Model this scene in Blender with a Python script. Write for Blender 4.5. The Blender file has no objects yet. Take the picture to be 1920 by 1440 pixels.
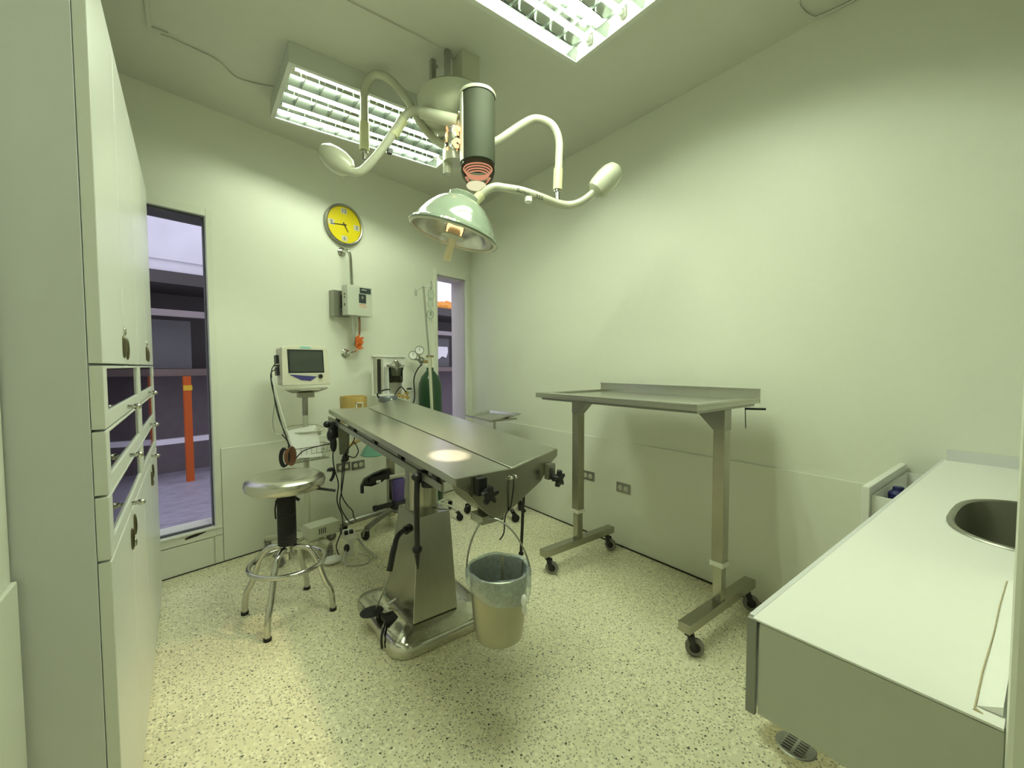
import bpy, bmesh, math, random
from mathutils import Vector, Matrix, Euler
from math import pi, sin, cos, radians as R
random.seed(7)
S = bpy.context.scene
COL = S.collection

# ------------------------------------------------------------------ camera
F, YAW, PIT, ROLL, H = 790.8, .6543, .0444, -.0034, 1.35
cam = bpy.data.cameras.new('camera'); cam_o = bpy.data.objects.new('camera', cam); COL.objects.link(cam_o)
cam.sensor_fit = 'HORIZONTAL'; cam.sensor_width = 36; cam.lens = 36*F/1920; cam.clip_start = .02; cam.clip_end = 200
fw = Vector((sin(YAW)*cos(PIT), cos(YAW)*cos(PIT), -sin(PIT)))
rt = Vector((cos(YAW), -sin(YAW), 0)); up = rt.cross(fw)
rt, up = rt*cos(ROLL)+up*sin(ROLL), up*cos(ROLL)-rt*sin(ROLL)
cam_o.matrix_world = Matrix(((rt.x, up.x, -fw.x, 0), (rt.y, up.y, -fw.y, 0), (rt.z, up.z, -fw.z, H), (0, 0, 0, 1)))
S.camera = cam_o
S.view_settings.view_transform = 'Standard'; S.view_settings.look = 'None'
S.view_settings.gamma = 1; S.view_settings.use_curve_mapping = False
S.view_settings.exposure = 0.05

# ------------------------------------------------------------------ daylight outside
W = bpy.data.worlds.new('world'); S.world = W; W.use_nodes = True
W.node_tree.nodes['Background'].inputs[0].default_value = (.80, .78, 1.0, 1)
W.node_tree.nodes['Background'].inputs[1].default_value = 1.35

TUBE_1, TUBE_2 = 50.0, 122.0        # fixture by the windows, fixture over the near half
TUBE_COLOR = (.89, 1.0, .745, 1)
BEAM_1, BEAM_2 = 38.0, 230.0

# spot beams of the surgical lamp (added lights, both just below its dome head)
def spot(name, loc, target, energy, size, blend, color, rad=.05):
    l = bpy.data.lights.new(name, 'SPOT'); l.energy = energy; l.spot_size = R(size); l.spot_blend = blend
    l.color = color; l.shadow_soft_size = rad
    o = bpy.data.objects.new(name, l); COL.objects.link(o); o.location = loc
    o.rotation_euler = (Vector(target)-Vector(loc)).to_track_quat('-Z', 'Y').to_euler()
    return o
spot('lamp_beam', (1.095, 1.966, 1.87), (.38, 1.88, 0), BEAM_1, 66, .9, (1, .80, .50), .03)
spot('lamp_beam', (1.085, 1.94, 1.87), (.885, 1.60, .965), BEAM_2, 10.5, .3, (1, .84, .60), .02)

# ------------------------------------------------------------------ materials
def mat(name, col, rough=.5, metal=0., vary=.04, bump=0., scale=8., spec=.5, coat=0., alpha=1., trans=0., ior=1.45, aniso=None, stretch=None):
    m = bpy.data.materials.new(name); m.use_nodes = True; nt = m.node_tree; b = nt.nodes['Principled BSDF']
    b.inputs['Roughness'].default_value = rough; b.inputs['Metallic'].default_value = metal
    b.inputs['Specular IOR Level'].default_value = spec; b.inputs['Coat Weight'].default_value = coat
    b.inputs['Alpha'].default_value = alpha; b.inputs['Transmission Weight'].default_value = trans; b.inputs['IOR'].default_value = ior
    tc = nt.nodes.new('ShaderNodeTexCoord'); mp = nt.nodes.new('ShaderNodeMapping')
    nt.links.new(tc.outputs['Object'], mp.inputs[0])
    if stretch: mp.inputs['Scale'].default_value = stretch
    nz = nt.nodes.new('ShaderNodeTexNoise'); nz.inputs['Scale'].default_value = scale; nz.inputs['Detail'].default_value = 4
    nt.links.new(mp.outputs[0], nz.inputs['Vector'])
    mx = nt.nodes.new('ShaderNodeMix'); mx.data_type = 'RGBA'
    mx.inputs['A'].default_value = tuple(max(0, c*(1-vary)) for c in col)+(1,)
    mx.inputs['B'].default_value = tuple(min(1, c*(1+vary)) for c in col)+(1,)
    nt.links.new(nz.outputs['Fac'], mx.inputs['Factor']); nt.links.new(mx.outputs['Result'], b.inputs['Base Color'])
    if bump:
        bp = nt.nodes.new('ShaderNodeBump'); bp.inputs['Strength'].default_value = bump; bp.inputs['Distance'].default_value = .01
        nt.links.new(nz.outputs['Fac'], bp.inputs['Height']); nt.links.new(bp.outputs[0], b.inputs['Normal'])
    return m
def emis(name, col, st):
    m = bpy.data.materials.new(name); m.use_nodes = True; nt = m.node_tree; nt.nodes.clear()
    e = nt.nodes.new('ShaderNodeEmission'); e.inputs[0].default_value = col; e.inputs[1].default_value = st
    o = nt.nodes.new('ShaderNodeOutputMaterial'); nt.links.new(e.outputs[0], o.inputs[0]); return m
def glass(name, tint, gl=.08, rough=.02):
    m = bpy.data.materials.new(name); m.use_nodes = True; nt = m.node_tree; nt.nodes.clear()
    t = nt.nodes.new('ShaderNodeBsdfTransparent'); t.inputs[0].default_value = tint
    g = nt.nodes.new('ShaderNodeBsdfGlossy'); g.inputs['Roughness'].default_value = rough
    f = nt.nodes.new('ShaderNodeLayerWeight'); f.inputs[0].default_value = gl
    mx = nt.nodes.new('ShaderNodeMixShader'); o = nt.nodes.new('ShaderNodeOutputMaterial')
    nt.links.new(f.outputs['Fresnel'], mx.inputs[0]); nt.links.new(t.outputs[0], mx.inputs[1]); nt.links.new(g.outputs[0], mx.inputs[2])
    nt.links.new(mx.outputs[0], o.inputs[0]); return m

WALLP = mat('wall_paint', (.80, .81, .71), .45, vary=.015, bump=.05, scale=30)
DADO = mat('dado_gloss_paint', (.78, .79, .69), .3, vary=.015, bump=.03, scale=20)
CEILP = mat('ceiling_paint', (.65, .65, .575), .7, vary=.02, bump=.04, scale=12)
LAMI = mat('white_laminate', (.78, .79, .74), .32, vary=.01, scale=5)
LAMG = mat('grey_white_laminate', (.68, .69, .70), .4, vary=.01, scale=5)
CTOP = mat('counter_laminate', (.86, .86, .82), .35, vary=.01, scale=60)
STEEL = mat('brushed_steel', (.50, .50, .44), .27, .86, vary=.08, scale=6, stretch=(1, 14, 1))
STEELV = mat('brushed_steel_vertical', (.42, .41, .34), .27, 1, vary=.08, scale=6, stretch=(9, 9, .6))
STEELD = mat('satin_steel_grey', (.36, .36, .32), .38, 1, vary=.06, scale=4)
CHROME = mat('chrome', (.58, .58, .54), .13, 1, vary=.02)
BLACK = mat('black_plastic', (.012, .012, .014), .4, vary=.2)
RUBBER = mat('black_rubber', (.02, .02, .02), .7, vary=.2)
GREYRUB = mat('grey_tyre_rubber', (.22, .21, .18), .6)
LAMPP = mat('cream_lamp_enamel', (.54, .55, .43), .22, vary=.015, coat=.4)
LAMPG = mat('pale_green_enamel', (.22, .265, .205), .12, vary=.01, coat=.8)
LAMPC = mat('yellowed_sleeve_enamel', (.62, .62, .38), .35, vary=.02)
BEIGE = mat('beige_casing_plastic', (.66, .64, .52), .45, vary=.02)
BEIGED = mat('dull_beige_plastic', (.45, .44, .36), .5, vary=.02)
WHITEP = mat('white_plastic', (.82, .82, .78), .4, vary=.02)
PAPER = mat('paper', (.90, .90, .88), .8, vary=.03, scale=25)
SCREEN = mat('dark_screen', (.055, .065, .055), .25, vary=.05)
BLUEP = mat('navy_plastic', (.05, .045, .20), .35)
NAVY = mat('navy_glove_box', (.01, .012, .09), .5, vary=.2)
PURPLE = mat('purple_plastic', (.11, .075, .30), .4)
TEAL = mat('teal_badge', (.25, .55, .50), .4)
GREENCYL = mat('dark_green_cylinder_paint', (.012, .055, .022), .3, vary=.1, coat=.3)
GREENM = mat('green_silicone', (.18, .42, .32), .3)
AMBER = mat('amber_plastic', (.46, .32, .10), .35, vary=.1, scale=12)
TAN = mat('tan_rubber_tube', (.52, .40, .20), .5)
BRASS = mat('brass', (.75, .52, .2), .25, 1)
ORANGEW = mat('orange_wire', (.75, .18, .03), .5, vary=.2, scale=60)
COPPERW = mat('brown_wire', (.30, .10, .04), .5)
YELLOW = mat('yellow_clock_face', (.78, .62, .0), .5, vary=.05)
GREYBOX = mat('grey_enamel_box', (.56, .58, .50), .4, vary=.02)
DARKLBL = mat('dark_label', (.03, .045, .045), .35)
REDTXT = mat('red_orange_print', (.75, .22, .10), .6)
WHITET = mat('white_print', (.8, .8, .8), .6)
BLACKT = mat('black_print', (.02, .02, .02), .6)
GALV = mat('galvanised_conduit', (.48, .49, .45), .35, .9, vary=.15, scale=40)
HOLE = mat('dark_socket_plastic', (.03, .025, .02), .6)
RUST = mat('rusty_gap', (.035, .03, .02), .9, vary=.5, scale=60)
OUTWALL = mat('white_render_wall', (.86, .85, .90), .9, vary=.12, scale=2.5, bump=.1)
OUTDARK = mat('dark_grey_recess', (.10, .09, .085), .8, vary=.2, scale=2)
OUTPANEL = mat('charcoal_panel', (.13, .13, .13), .6, vary=.1)
OUTWOOD = mat('grey_timber', (.34, .30, .29), .7, vary=.2, scale=6, stretch=(1, 1, 8))
OUTBROWN = mat('brown_counter', (.17, .13, .11), .5, vary=.2)
OUTORANGE = mat('orange_post_paint', (.58, .115, .015), .5, vary=.1)
OUTROOF = mat('orange_roof_tile', (.90, .38, .05), .7, vary=.15, scale=14)
OUTCREAM = mat('pink_white_reveal', (.72, .66, .66), .8, vary=.02)
LOUV = mat('reflector_aluminium', (.34, .37, .34), .16, 1, vary=.02)
LOUVW = mat('louver_aluminium', (.30, .34, .31), .25, 1, vary=.02)
FIXP = mat('fixture_enamel', (.66, .68, .63), .45, vary=.02)
TUBES = (emis('fluorescent_tube_light', TUBE_COLOR, TUBE_1), emis('bright_fluorescent_tube_light', TUBE_COLOR, TUBE_2))
GLOW = emis('warm_filament', (1, .50, .20, 1), 3.0)
GLOWO = emis('orange_heat_filter', (1, .42, .24, 1), .72)
GLOWC = emis('cream_lens', (.93, .90, .55, 1), .90)
CLEAR = glass('clear_glass', (.93, .97, .95, 1), .25)
PANE = glass('window_glass', (.96, .97, .96, 1), .06)
DIM = glass('drawer_glass', (.35, .37, .33, 1), .35, .03)
JARG = glass('smoked_jar', (.72, .73, .66, 1), .3)
FLUID = glass('clear_infusion', (.93, .97, .95, 1), .12)

def bagmat():
    m = bpy.data.materials.new('translucent_bin_liner'); m.use_nodes = True; nt = m.node_tree; nt.nodes.clear()
    t = nt.nodes.new('ShaderNodeBsdfTransparent'); t.inputs[0].default_value = (.85, .92, .9, 1)
    d = nt.nodes.new('ShaderNodeBsdfDiffuse'); d.inputs[0].default_value = (.78, .84, .95, 1)
    tl = nt.nodes.new('ShaderNodeBsdfTranslucent'); tl.inputs[0].default_value = (.78, .84, .95, 1)
    g = nt.nodes.new('ShaderNodeBsdfGlossy'); g.inputs['Roughness'].default_value = .2
    nz = nt.nodes.new('ShaderNodeTexNoise'); nz.inputs['Scale'].default_value = 12; nz.inputs['Distortion'].default_value = 1.5
    rmp = nt.nodes.new('ShaderNodeMapRange'); rmp.inputs['To Min'].default_value = .22; rmp.inputs['To Max'].default_value = .62
    nt.links.new(nz.outputs['Fac'], rmp.inputs['Value'])
    a = nt.nodes.new('ShaderNodeMixShader'); a.inputs[0].default_value = .4
    b = nt.nodes.new('ShaderNodeMixShader'); b.inputs[0].default_value = .12
    c = nt.nodes.new('ShaderNodeMixShader'); o = nt.nodes.new('ShaderNodeOutputMaterial')
    nt.links.new(d.outputs[0], a.inputs[1]); nt.links.new(tl.outputs[0], a.inputs[2])
    nt.links.new(a.outputs[0], b.inputs[1]); nt.links.new(g.outputs[0], b.inputs[2])
    nt.links.new(rmp.outputs[0], c.inputs[0]); nt.links.new(t.outputs[0], c.inputs[1]); nt.links.new(b.outputs[0], c.inputs[2])
    nt.links.new(c.outputs[0], o.inputs[0]); return m
BAG = bagmat()

def terrazzo():
    m = bpy.data.materials.new('terrazzo_floor'); m.use_nodes = True; nt = m.node_tree; b = nt.nodes['Principled BSDF']
    N = nt.nodes.new; L = nt.links.new
    tc = N('ShaderNodeTexCoord')
    def ramp(src, pts):
        r = N('ShaderNodeValToRGB'); r.color_ramp.elements[0].position = pts[0][0]; r.color_ramp.elements[0].color = pts[0][1]
        r.color_ramp.elements[1].position = pts[1][0]; r.color_ramp.elements[1].color = pts[1][1]
        for p, c in pts[2:]:
            e = r.color_ramp.elements.new(p); e.color = c
        L(src, r.inputs[0]); return r.outputs[0]
    def g(v): return (v, v, v, 1)
    def noise(scale, detail=3):
        n = N('ShaderNodeTexNoise'); n.inputs['Scale'].default_value = scale; n.inputs['Detail'].default_value = detail
        L(tc.outputs['Object'], n.inputs['Vector']); return n
    base = ramp(noise(3.0).outputs['Fac'], [(.3, (.72, .68, .47, 1)), (.7, (.82, .77, .54, 1))])
    # pale chips cell colours
    def chips(scale, thr, keep, colour, prev, warp=.004):
        w = N('ShaderNodeVectorMath'); w.operation = 'MULTIPLY_ADD'
        nn = noise(90); L(nn.outputs['Color'], w.inputs[0]); w.inputs[1].default_value = (warp,)*3; L(tc.outputs['Object'], w.inputs[2])
        v = N('ShaderNodeTexVoronoi'); v.inputs['Scale'].default_value = scale; L(w.outputs[0], v.inputs['Vector'])
        f = ramp(v.outputs['Distance'], [(thr*.8, g(1)), (thr, g(0))])
        k = N('ShaderNodeSeparateColor'); L(v.outputs['Color'], k.inputs[0])
        kk = N('ShaderNodeMath'); kk.operation = 'LESS_THAN'; L(k.outputs[0], kk.inputs[0]); kk.inputs[1].default_value = keep
        mu = N('ShaderNodeMath'); mu.operation = 'MULTIPLY'; L(f, mu.inputs[0]); L(kk.outputs[0], mu.inputs[1])
        mx = N('ShaderNodeMix'); mx.data_type = 'RGBA'; L(mu.outputs[0], mx.inputs['Factor']); L(prev, mx.inputs['A']); mx.inputs['B'].default_value = colour
        return mx.outputs['Result']
    c = chips(60, .5, .5, (.88, .85, .62, 1), base)
    c = chips(85, .42, .50, (.52, .51, .34, 1), c)
    c = chips(66, .30, .36, (.36, .36, .24, 1), c)
    c = chips(52, .26, .17, (.07, .075, .05, 1), c)
    c = chips(115, .36, .18, (.15, .16, .10, 1), c)
    # stained patch round the floor drain
    geo = N('ShaderNodeNewGeometry')
    def patch(centre, r0, r1, colour, prev, fac=.8):
        s = N('ShaderNodeVectorMath'); s.operation = 'DISTANCE'
        w = N('ShaderNodeVectorMath'); w.operation = 'MULTIPLY_ADD'; nn = noise(14); L(nn.outputs['Color'], w.inputs[0]); w.inputs[1].default_value = (.09,)*3; L(geo.outputs['Position'], w.inputs[2])
        L(w.outputs[0], s.inputs[0]); s.inputs[1].default_value = (centre[0]+.045, centre[1]+.045, .045)
        f = ramp(s.outputs['Value'], [(r0, g(fac)), (r1, g(0))])
        mx = N('ShaderNodeMix'); mx.data_type = 'RGBA'; mx.blend_type = 'MULTIPLY'; L(f, mx.inputs['Factor']); L(prev, mx.inputs['A']); mx.inputs['B'].default_value = colour
        return mx.outputs['Result']
    c = patch((1.67, .525), .10, .125, (.40, .36, .26, 1), c)
    L(c, b.inputs['Base Color']); b.inputs['Roughness'].default_value = .38; b.inputs['Specular IOR Level'].default_value = .4
    return m
TERR = terrazzo()

def outtile():
    m = mat('grey_outdoor_tile', (.42, .40, .46), .45, vary=.45, scale=7, stretch=(1, 2.2, 1)); return m
OTILE = outtile()

# ------------------------------------------------------------------ mesh helpers
class MB:
    def __init__(s, X=None): s.b = bmesh.new(); s.X = X
    def _t(s, vs):
        if s.X is not None: bmesh.ops.transform(s.b, matrix=s.X, verts=vs)
    def box(s, a, c, rot=None, bev=0.):
        a = Vector(a); c = Vector(c); mid = (a+c)/2; sz = Vector((abs(c.x-a.x), abs(c.y-a.y), abs(c.z-a.z)))
        M = Matrix.Translation(mid) @ (rot.to_4x4() if rot else Matrix()) @ Matrix.Diagonal(sz.to_4d())
        vs = bmesh.ops.create_cube(s.b, size=1, matrix=M)['verts']
        if bev:
            es = list({e for v in vs for e in v.link_edges})
            r = bmesh.ops.bevel(s.b, geom=es, offset=bev, segments=2, affect='EDGES', profile=.6)
            vs = list({v for f in r['faces'] for v in f.verts} | {v for v in vs if v.is_valid})
        s._t(vs); return s
    def cyl(s, p, q, r, r2=None, seg=20, caps=True):
        p = Vector(p); q = Vector(q); d = q-p
        M = Matrix.Translation((p+q)/2) @ d.to_track_quat('Z', 'Y').to_matrix().to_4x4()
        vs = bmesh.ops.create_cone(s.b, cap_ends=caps, segments=seg, radius1=r, radius2=r if r2 is None else r2, depth=d.length, matrix=M)['verts']
        s._t(vs); return s
    def ball(s, c, r, sc=(1, 1, 1), rot=None, u=20, v=12):
        M = Matrix.Translation(Vector(c)) @ (rot.to_4x4() if rot else Matrix()) @ Matrix.Diagonal(Vector(sc).to_4d())
        vs = bmesh.ops.create_uvsphere(s.b, u_segments=u, v_segments=v, radius=r, matrix=M)['verts']; s._t(vs); return s
    def tube(s, pts, r, seg=10, smooth=0, closed=False, radii=None):
        P = [Vector(p) for p in pts]
        if smooth:
            Q = []; n = len(P)
            rng = range(n if closed else n-1)
            for i in rng:
                p0 = P[(i-1) % n] if closed or i > 0 else P[0]; p1 = P[i]; p2 = P[(i+1) % n]; p3 = P[(i+2) % n] if closed or i+2 < n else P[-1]
                for k in range(smooth):
                    t = k/smooth
                    Q.append(.5*((2*p1)+(p2-p0)*t+(2*p0-5*p1+4*p2-p3)*t*t+(3*p1-p0-3*p2+p3)*t**3))
            if not closed: Q.append(P[-1])
            P = Q
        n = len(P); rings = []; T0 = None; nrm = None; allv = []
        for i in range(n):
            if closed: T = (P[(i+1) % n]-P[(i-1) % n]).normalized()
            else: T = (P[min(i+1, n-1)]-P[max(i-1, 0)]).normalized()
            if nrm is None:
                a = Vector((0, 0, 1)) if abs(T.z) < .9 else Vector((1, 0, 0)); nrm = T.cross(a).normalized()
            else:
                nrm = (nrm-T*nrm.dot(T)).normalized()
            bi = T.cross(nrm)
            rr = r if radii is None else radii[min(len(radii)-1, int(i*len(radii)/n))]
            ring = [s.b.verts.new(P[i]+(nrm*cos(2*pi*k/seg)+bi*sin(2*pi*k/seg))*rr) for k in range(seg)]
            rings.append(ring); allv += ring
        m = n if closed else n-1
        for i in range(m):
            A = rings[i]; B = rings[(i+1) % n]
            for k in range(seg): s.b.faces.new((A[k], A[(k+1) % seg], B[(k+1) % seg], B[k]))
        if not closed:
            s.b.faces.new(rings[0][::-1]); s.b.faces.new(rings[-1])
        s._t(allv); return s
    def lathe(s, prof, M=None, seg=32, fn=None):
        M = M or Matrix(); rings = []; allv = []
        for i, (r, z) in enumerate(prof):
            if r < 1e-6: ring = [s.b.verts.new(M @ Vector((0, 0, z)))]
            else:
                ring = []
                for k in range(seg):
                    a = 2*pi*k/seg; v = Vector((r*cos(a), r*sin(a), z))
                    if fn: v = fn(v, a, i)
                    ring.append(s.b.verts.new(M @ v))
            rings.append(ring); allv += ring
        for A, B in zip(rings, rings[1:]):
            for k in range(seg):
                k2 = (k+1) % seg
                if len(A) == 1 and len(B) == 1: continue
                if len(A) == 1: s.b.faces.new((A[0], B[k2], B[k]))
                elif len(B) == 1: s.b.faces.new((A[k], A[k2], B[0]))
                else: s.b.faces.new((A[k], A[k2], B[k2], B[k]))
        s._t(allv); return s
    def prism(s, poly, d):
        d = Vector(d); A = [s.b.verts.new(Vector(p)) for p in poly]; B = [s.b.verts.new(Vector(p)+d) for p in poly]
        n = len(A); s.b.faces.new(A[::-1]); s.b.faces.new(B)
        for i in range(n): s.b.faces.new((A[i], A[(i+1) % n], B[(i+1) % n], B[i]))
        s._t(A+B); return s
    def quad(s, pts):
        vs = [s.b.verts.new(Vector(p)) for p in pts]; s.b.faces.new(vs); s._t(vs); return s

def origin(p):
    v = Vector((0, 0, 0))
    while p is not None: v += p.location; p = p.parent
    return v
def build(mb, name, material, parent=None, smooth=True, bevel=0., label=None, solid=0.):
    bmesh.ops.recalc_face_normals(mb.b, faces=mb.b.faces)
    me = bpy.data.meshes.new(name)
    if parent is None and not getattr(mb, 'keep', False):
        xs = [v.co for v in mb.b.verts]
        o0 = Vector(((min(v.x for v in xs)+max(v.x for v in xs))/2, (min(v.y for v in xs)+max(v.y for v in xs))/2, min(v.z for v in xs)))
        loc = o0
    else: o0 = origin(parent); loc = Vector((0, 0, 0))
    if parent is not None or loc.length: bmesh.ops.translate(mb.b, verts=mb.b.verts, vec=-o0)
    mb.b.to_mesh(me); mb.b.free()
    me.materials.append(material)
    if smooth:
        for p in me.polygons: p.use_smooth = True
        try: me.set_sharp_from_angle(angle=R(35))
        except Exception: pass
    o = bpy.data.objects.new(name, me); COL.objects.link(o)
    if parent is not None: o.parent = parent
    else: o.location = loc
    if bevel:
        m = o.modifiers.new('bevel', 'BEVEL'); m.width = bevel; m.segments = 2; m.limit_method = 'ANGLE'; m.angle_limit = R(40)
    if solid:
        m = o.modifiers.new('solid', 'SOLIDIFY'); m.thickness = solid; m.offset = 0
    if label: o['label'] = label
    return o
def thing(name, label, cat, loc, group=None):
    o = bpy.data.objects.new(name, None); COL.objects.link(o); o.location = loc; o.empty_display_size = .1
    o['label'] = label; o['category'] = cat
    if group: o['group'] = group
    return o
def tag(o, label, cat, group=None):
    o['label'] = label; o['category'] = cat
    if group: o['group'] = group
    return o
def struct(mb, name, m, parent=None, bevel=0., **k):
    o = build(mb, name, m, parent, bevel=bevel, smooth=k.pop('smooth', False), **k)
    if parent is None: o['kind'] = 'structure'
    return o
def text(body, size, M, m, name, parent, extr=.0004):
    c = bpy.data.curves.new(name, 'FONT'); c.body = body; c.size = size; c.align_x = 'CENTER'; c.align_y = 'CENTER'; c.extrude = extr
    o = bpy.data.objects.new(name, c); COL.objects.link(o)
    dg = bpy.context.evaluated_depsgraph_get(); me = bpy.data.meshes.new_from_object(o.evaluated_get(dg))
    bpy.data.objects.remove(o); me.materials.clear(); me.materials.append(m)
    me.transform(M); me.transform(Matrix.Translation(-origin(parent)))
    o = bpy.data.objects.new(name, me); COL.objects.link(o); o.parent = parent; return o
V = Vector
def frame(o, xdir, zdir):
    """matrix whose local X is xdir, local Z is zdir (normal), placed at o"""
    z = V(zdir).normalized(); x = V(xdir); x = (x-z*x.dot(z)).normalized(); y = z.cross(x)
    return Matrix(((x.x, y.x, z.x, o[0]), (x.y, y.y, z.y, o[1]), (x.z, y.z, z.z, o[2]), (0, 0, 0, 1)))

# ------------------------------------------------------------------ the room
RX, CZ, BK = 2.53, 3.055, .2295
bd = V((cos(BK), sin(BK), 0)); bn = V((-sin(BK), cos(BK), 0)); B0 = V((0, 3.4537, 0))
BM = Matrix(((bd.x, bn.x, 0, B0.x), (bd.y, bn.y, 0, B0.y), (0, 0, 1, 0), (0, 0, 0, 1)))   # wall frame: x along wall, y outward, z up
def wx(x): return x/cos(BK)          # world x -> distance along the back wall

m = MB(); m.prism([(-1.0, -1.0, -.1), (2.6, -1.0, -.1), (2.6, 4.25, -.1), (-1.0, 3.4, -.1)], (0, 0, .1)); struct(m, 'floor', TERR)
m = MB(); m.prism([(-1.0, -1.0, CZ), (2.7, -1.0, CZ), (2.7, 4.35, CZ), (-1.0, 3.48, CZ)], (0, 0, .15)); struct(m, 'ceiling', CEILP)
m = MB(); m.box((RX, -1.0, 0), (RX+.15, 4.3, CZ)); struct(m, 'wall_right', WALLP)
W1 = (wx(-.42), wx(.115), .262, 2.34); W2 = (wx(2.045), wx(2.445), .262, 2.285)
T = .22
m = MB(BM)
m.box((-1.1, 0, 0), (W1[0], T, CZ)); m.box((W1[0], 0, 0), (W1[1], T, W1[2])); m.box((W1[0], 0, W1[3]), (W1[1], T, CZ))
m.prism([(W1[1], 0, 0), (W2[0], 0, 0), (W2[0], T, 0), (W1[1]+.06, T, 0), (W1[1], .05, 0)], (0, 0, CZ)); m.box((W2[0], 0, 0), (W2[1], T, W2[2])); m.box((W2[0], 0, W2[3]), (W2[1], T, CZ))
m.box((W2[1], 0, 0), (wx(2.53), T, CZ))
m.box((W1[1]-.001, .05, 0), (W1[1]+.06, T, W1[2])); m.box((W1[1]-.001, .05, W1[3]), (W1[1]+.06, T, CZ)); struct(m, 'wall_back', WALLP)
m = MB(); m.box((-.45, -1.0, 0), (-.32, 1.375, CZ)); struct(m, 'wall_left', WALLP)
m = MB(); m.box((-1.0, 1.375, 0), (-.62, 3.35, CZ)); m.box((-1.0, -1.0, 0), (-.45, 1.375, CZ)); struct(m, 'wall_alcove', WALLP)
m = MB(); m.box((-1.0, -1.05, 0), (2.7, -.9, CZ)); struct(m, 'wall_near', WALLP)
m = MB(); m.box((.70, -.9, 0), (1.22, .0245, CZ)); struct(m, 'wall_jamb', WALLP, bevel=.006)
# dado boards
m = MB(); m.box((RX-.010, .30, .004), (RX, 4.0, .785)); struct(m, 'trim_1', DADO, bevel=.003)
m = MB(BM); m.box((wx(.158), -.010, .004), (wx(1.985), 0, .787)); struct(m, 'trim_2', DADO, bevel=.003)
m = MB(); m.box((-.32, -.9, .004), (-.309, 1.37, .885)); struct(m, 'trim_3', DADO, bevel=.003)
m = MB(BM); m.box((-.62, -.010, .004), (wx(.10), 0, .19)); struct(m, 'trim_4', DADO, bevel=.003)
m = MB(BM); m.box((wx(.108), -.010, .004), (wx(.153), 0, .195)); struct(m, 'trim_5', DADO, bevel=.003)
m = MB(); m.box((RX-.018, .30, .0005), (RX-.010, 4.0, .008)); struct(m, 'baseboard_right', RUST)
m = MB(BM); m.box((-.2, -.016, .0005), (2.5, -.010, .006)); struct(m, 'baseboard_back', RUST)

def window(n, w, reveal, rust=False):
    x0, x1, z0, z1 = w; fr = .040
    t = bpy.data.objects.new('window_%d' % n, None); COL.objects.link(t); t.location = BM @ V(((x0+x1)/2, 0, z0)); t['kind'] = 'structure'
    m = MB(BM)
    for a, b in (((x0-fr, z0-.065), (x0, z1+fr+.01)), ((x1, z0-.065), (x1+fr, z1+fr+.01)), ((x0, z1), (x1, z1+fr+.01)), ((x0, z0-.065), (x1, z0))):
        m.box((a[0], -.014, a[1]), (b[0], .0, b[1]))
    build(m, 'window_frame', DADO, t, smooth=False, bevel=.003)
    m = MB(BM); e = .002
    sd_ = .05 if n == 1 else T
    m.box((x0+e, .02, z0+e), (x0+.006, sd_, z1-e)); m.box((x1-.006, .02, z0+e), (x1-e, sd_, z1-e)); m.box((x0+.012, .02, z1-.012), (x1-.012, T, z1-e))
    if n == 1: m.box((x1-.012, .052, z1-.012), (x1+.055, T, z1-e)); m.box((x0+.012, .02, z0+e), (x1-.012, sd_, z0+.008))
    build(m, 'window_reveal', reveal, t, smooth=False)
    m = MB(BM); m.box((x0+.002, .006, z0+.002), (x1-.002, .011, z1-.002)); build(m, 'window_pane', PANE, t, smooth=False)
    m = MB(BM); m.box((x0-fr, -.022, z0-.014), (x1+fr, -.014, z0-.002)); build(m, 'window_sill', DADO, t, smooth=False, bevel=.002)
    if rust:
        m = MB(BM); xs = [-.055, -.035, .0, .03, .055, .06, .035, .01, -.02, -.05]; zs = [.232, .240, .246, .250, .247, .243, .236, .229, .226, .222]
        m.prism([(wx(a), -.0155, z) for a, z in zip(xs, zs)], (0, .001, 0)); build(m, 'paint_chip', RUST, t, smooth=False, label='dark chipped gap in the window sill')
window(1, W1, OUTPANEL, True); window(2, W2, OUTCREAM)

# ------------------------------------------------------------------ outside
def ostruct(a, b, name, mt, **k):
    m = MB(BM); m.box(a, b); return struct(m, name, mt, **k)
m = MB(BM); m.box((-4, T+.02, -.12), (8, 4.2, 0)); struct(m, 'floor_outside', OTILE)
ostruct((-3.2, 2.80, 2.43), (3.0, 3.0, 4.2), 'wall_outside', OUTWALL)
ostruct((-3.2, 2.77, 2.57), (3.0, 2.80, 4.2), 'wall_upper', OUTWALL)
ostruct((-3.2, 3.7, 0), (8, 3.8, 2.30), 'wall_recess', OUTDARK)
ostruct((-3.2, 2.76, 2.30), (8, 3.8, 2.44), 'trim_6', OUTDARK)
tag(build(MB(BM).box((-2.2, 2.78, 1.93), (7.4, 2.86, 2.005)), 'timber_beam', OUTWOOD, smooth=False), 'grey horizontal timber beam under the eave outside the windows', 'beam')
t = thing('outdoor_counter', 'long dark brown counter in the yard outside, seen through both windows', 'counter', BM @ V((1.5, 3.1, 0)))
build(MB(BM).box((-2.2, 2.72, 1.24), (7.4, 3.4, 1.32)), 'counter_top', OUTBROWN, t, smooth=False)
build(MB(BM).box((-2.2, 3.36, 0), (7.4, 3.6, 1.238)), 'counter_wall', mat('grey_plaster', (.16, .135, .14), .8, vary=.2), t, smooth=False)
tag(build(MB(BM).box((-1.5, 3.0, 1.325), (.74, 3.06, 1.90)), 'dark_panel', OUTPANEL, smooth=False), 'charcoal panel standing on the outdoor counter beyond the left window', 'panel')
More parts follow.
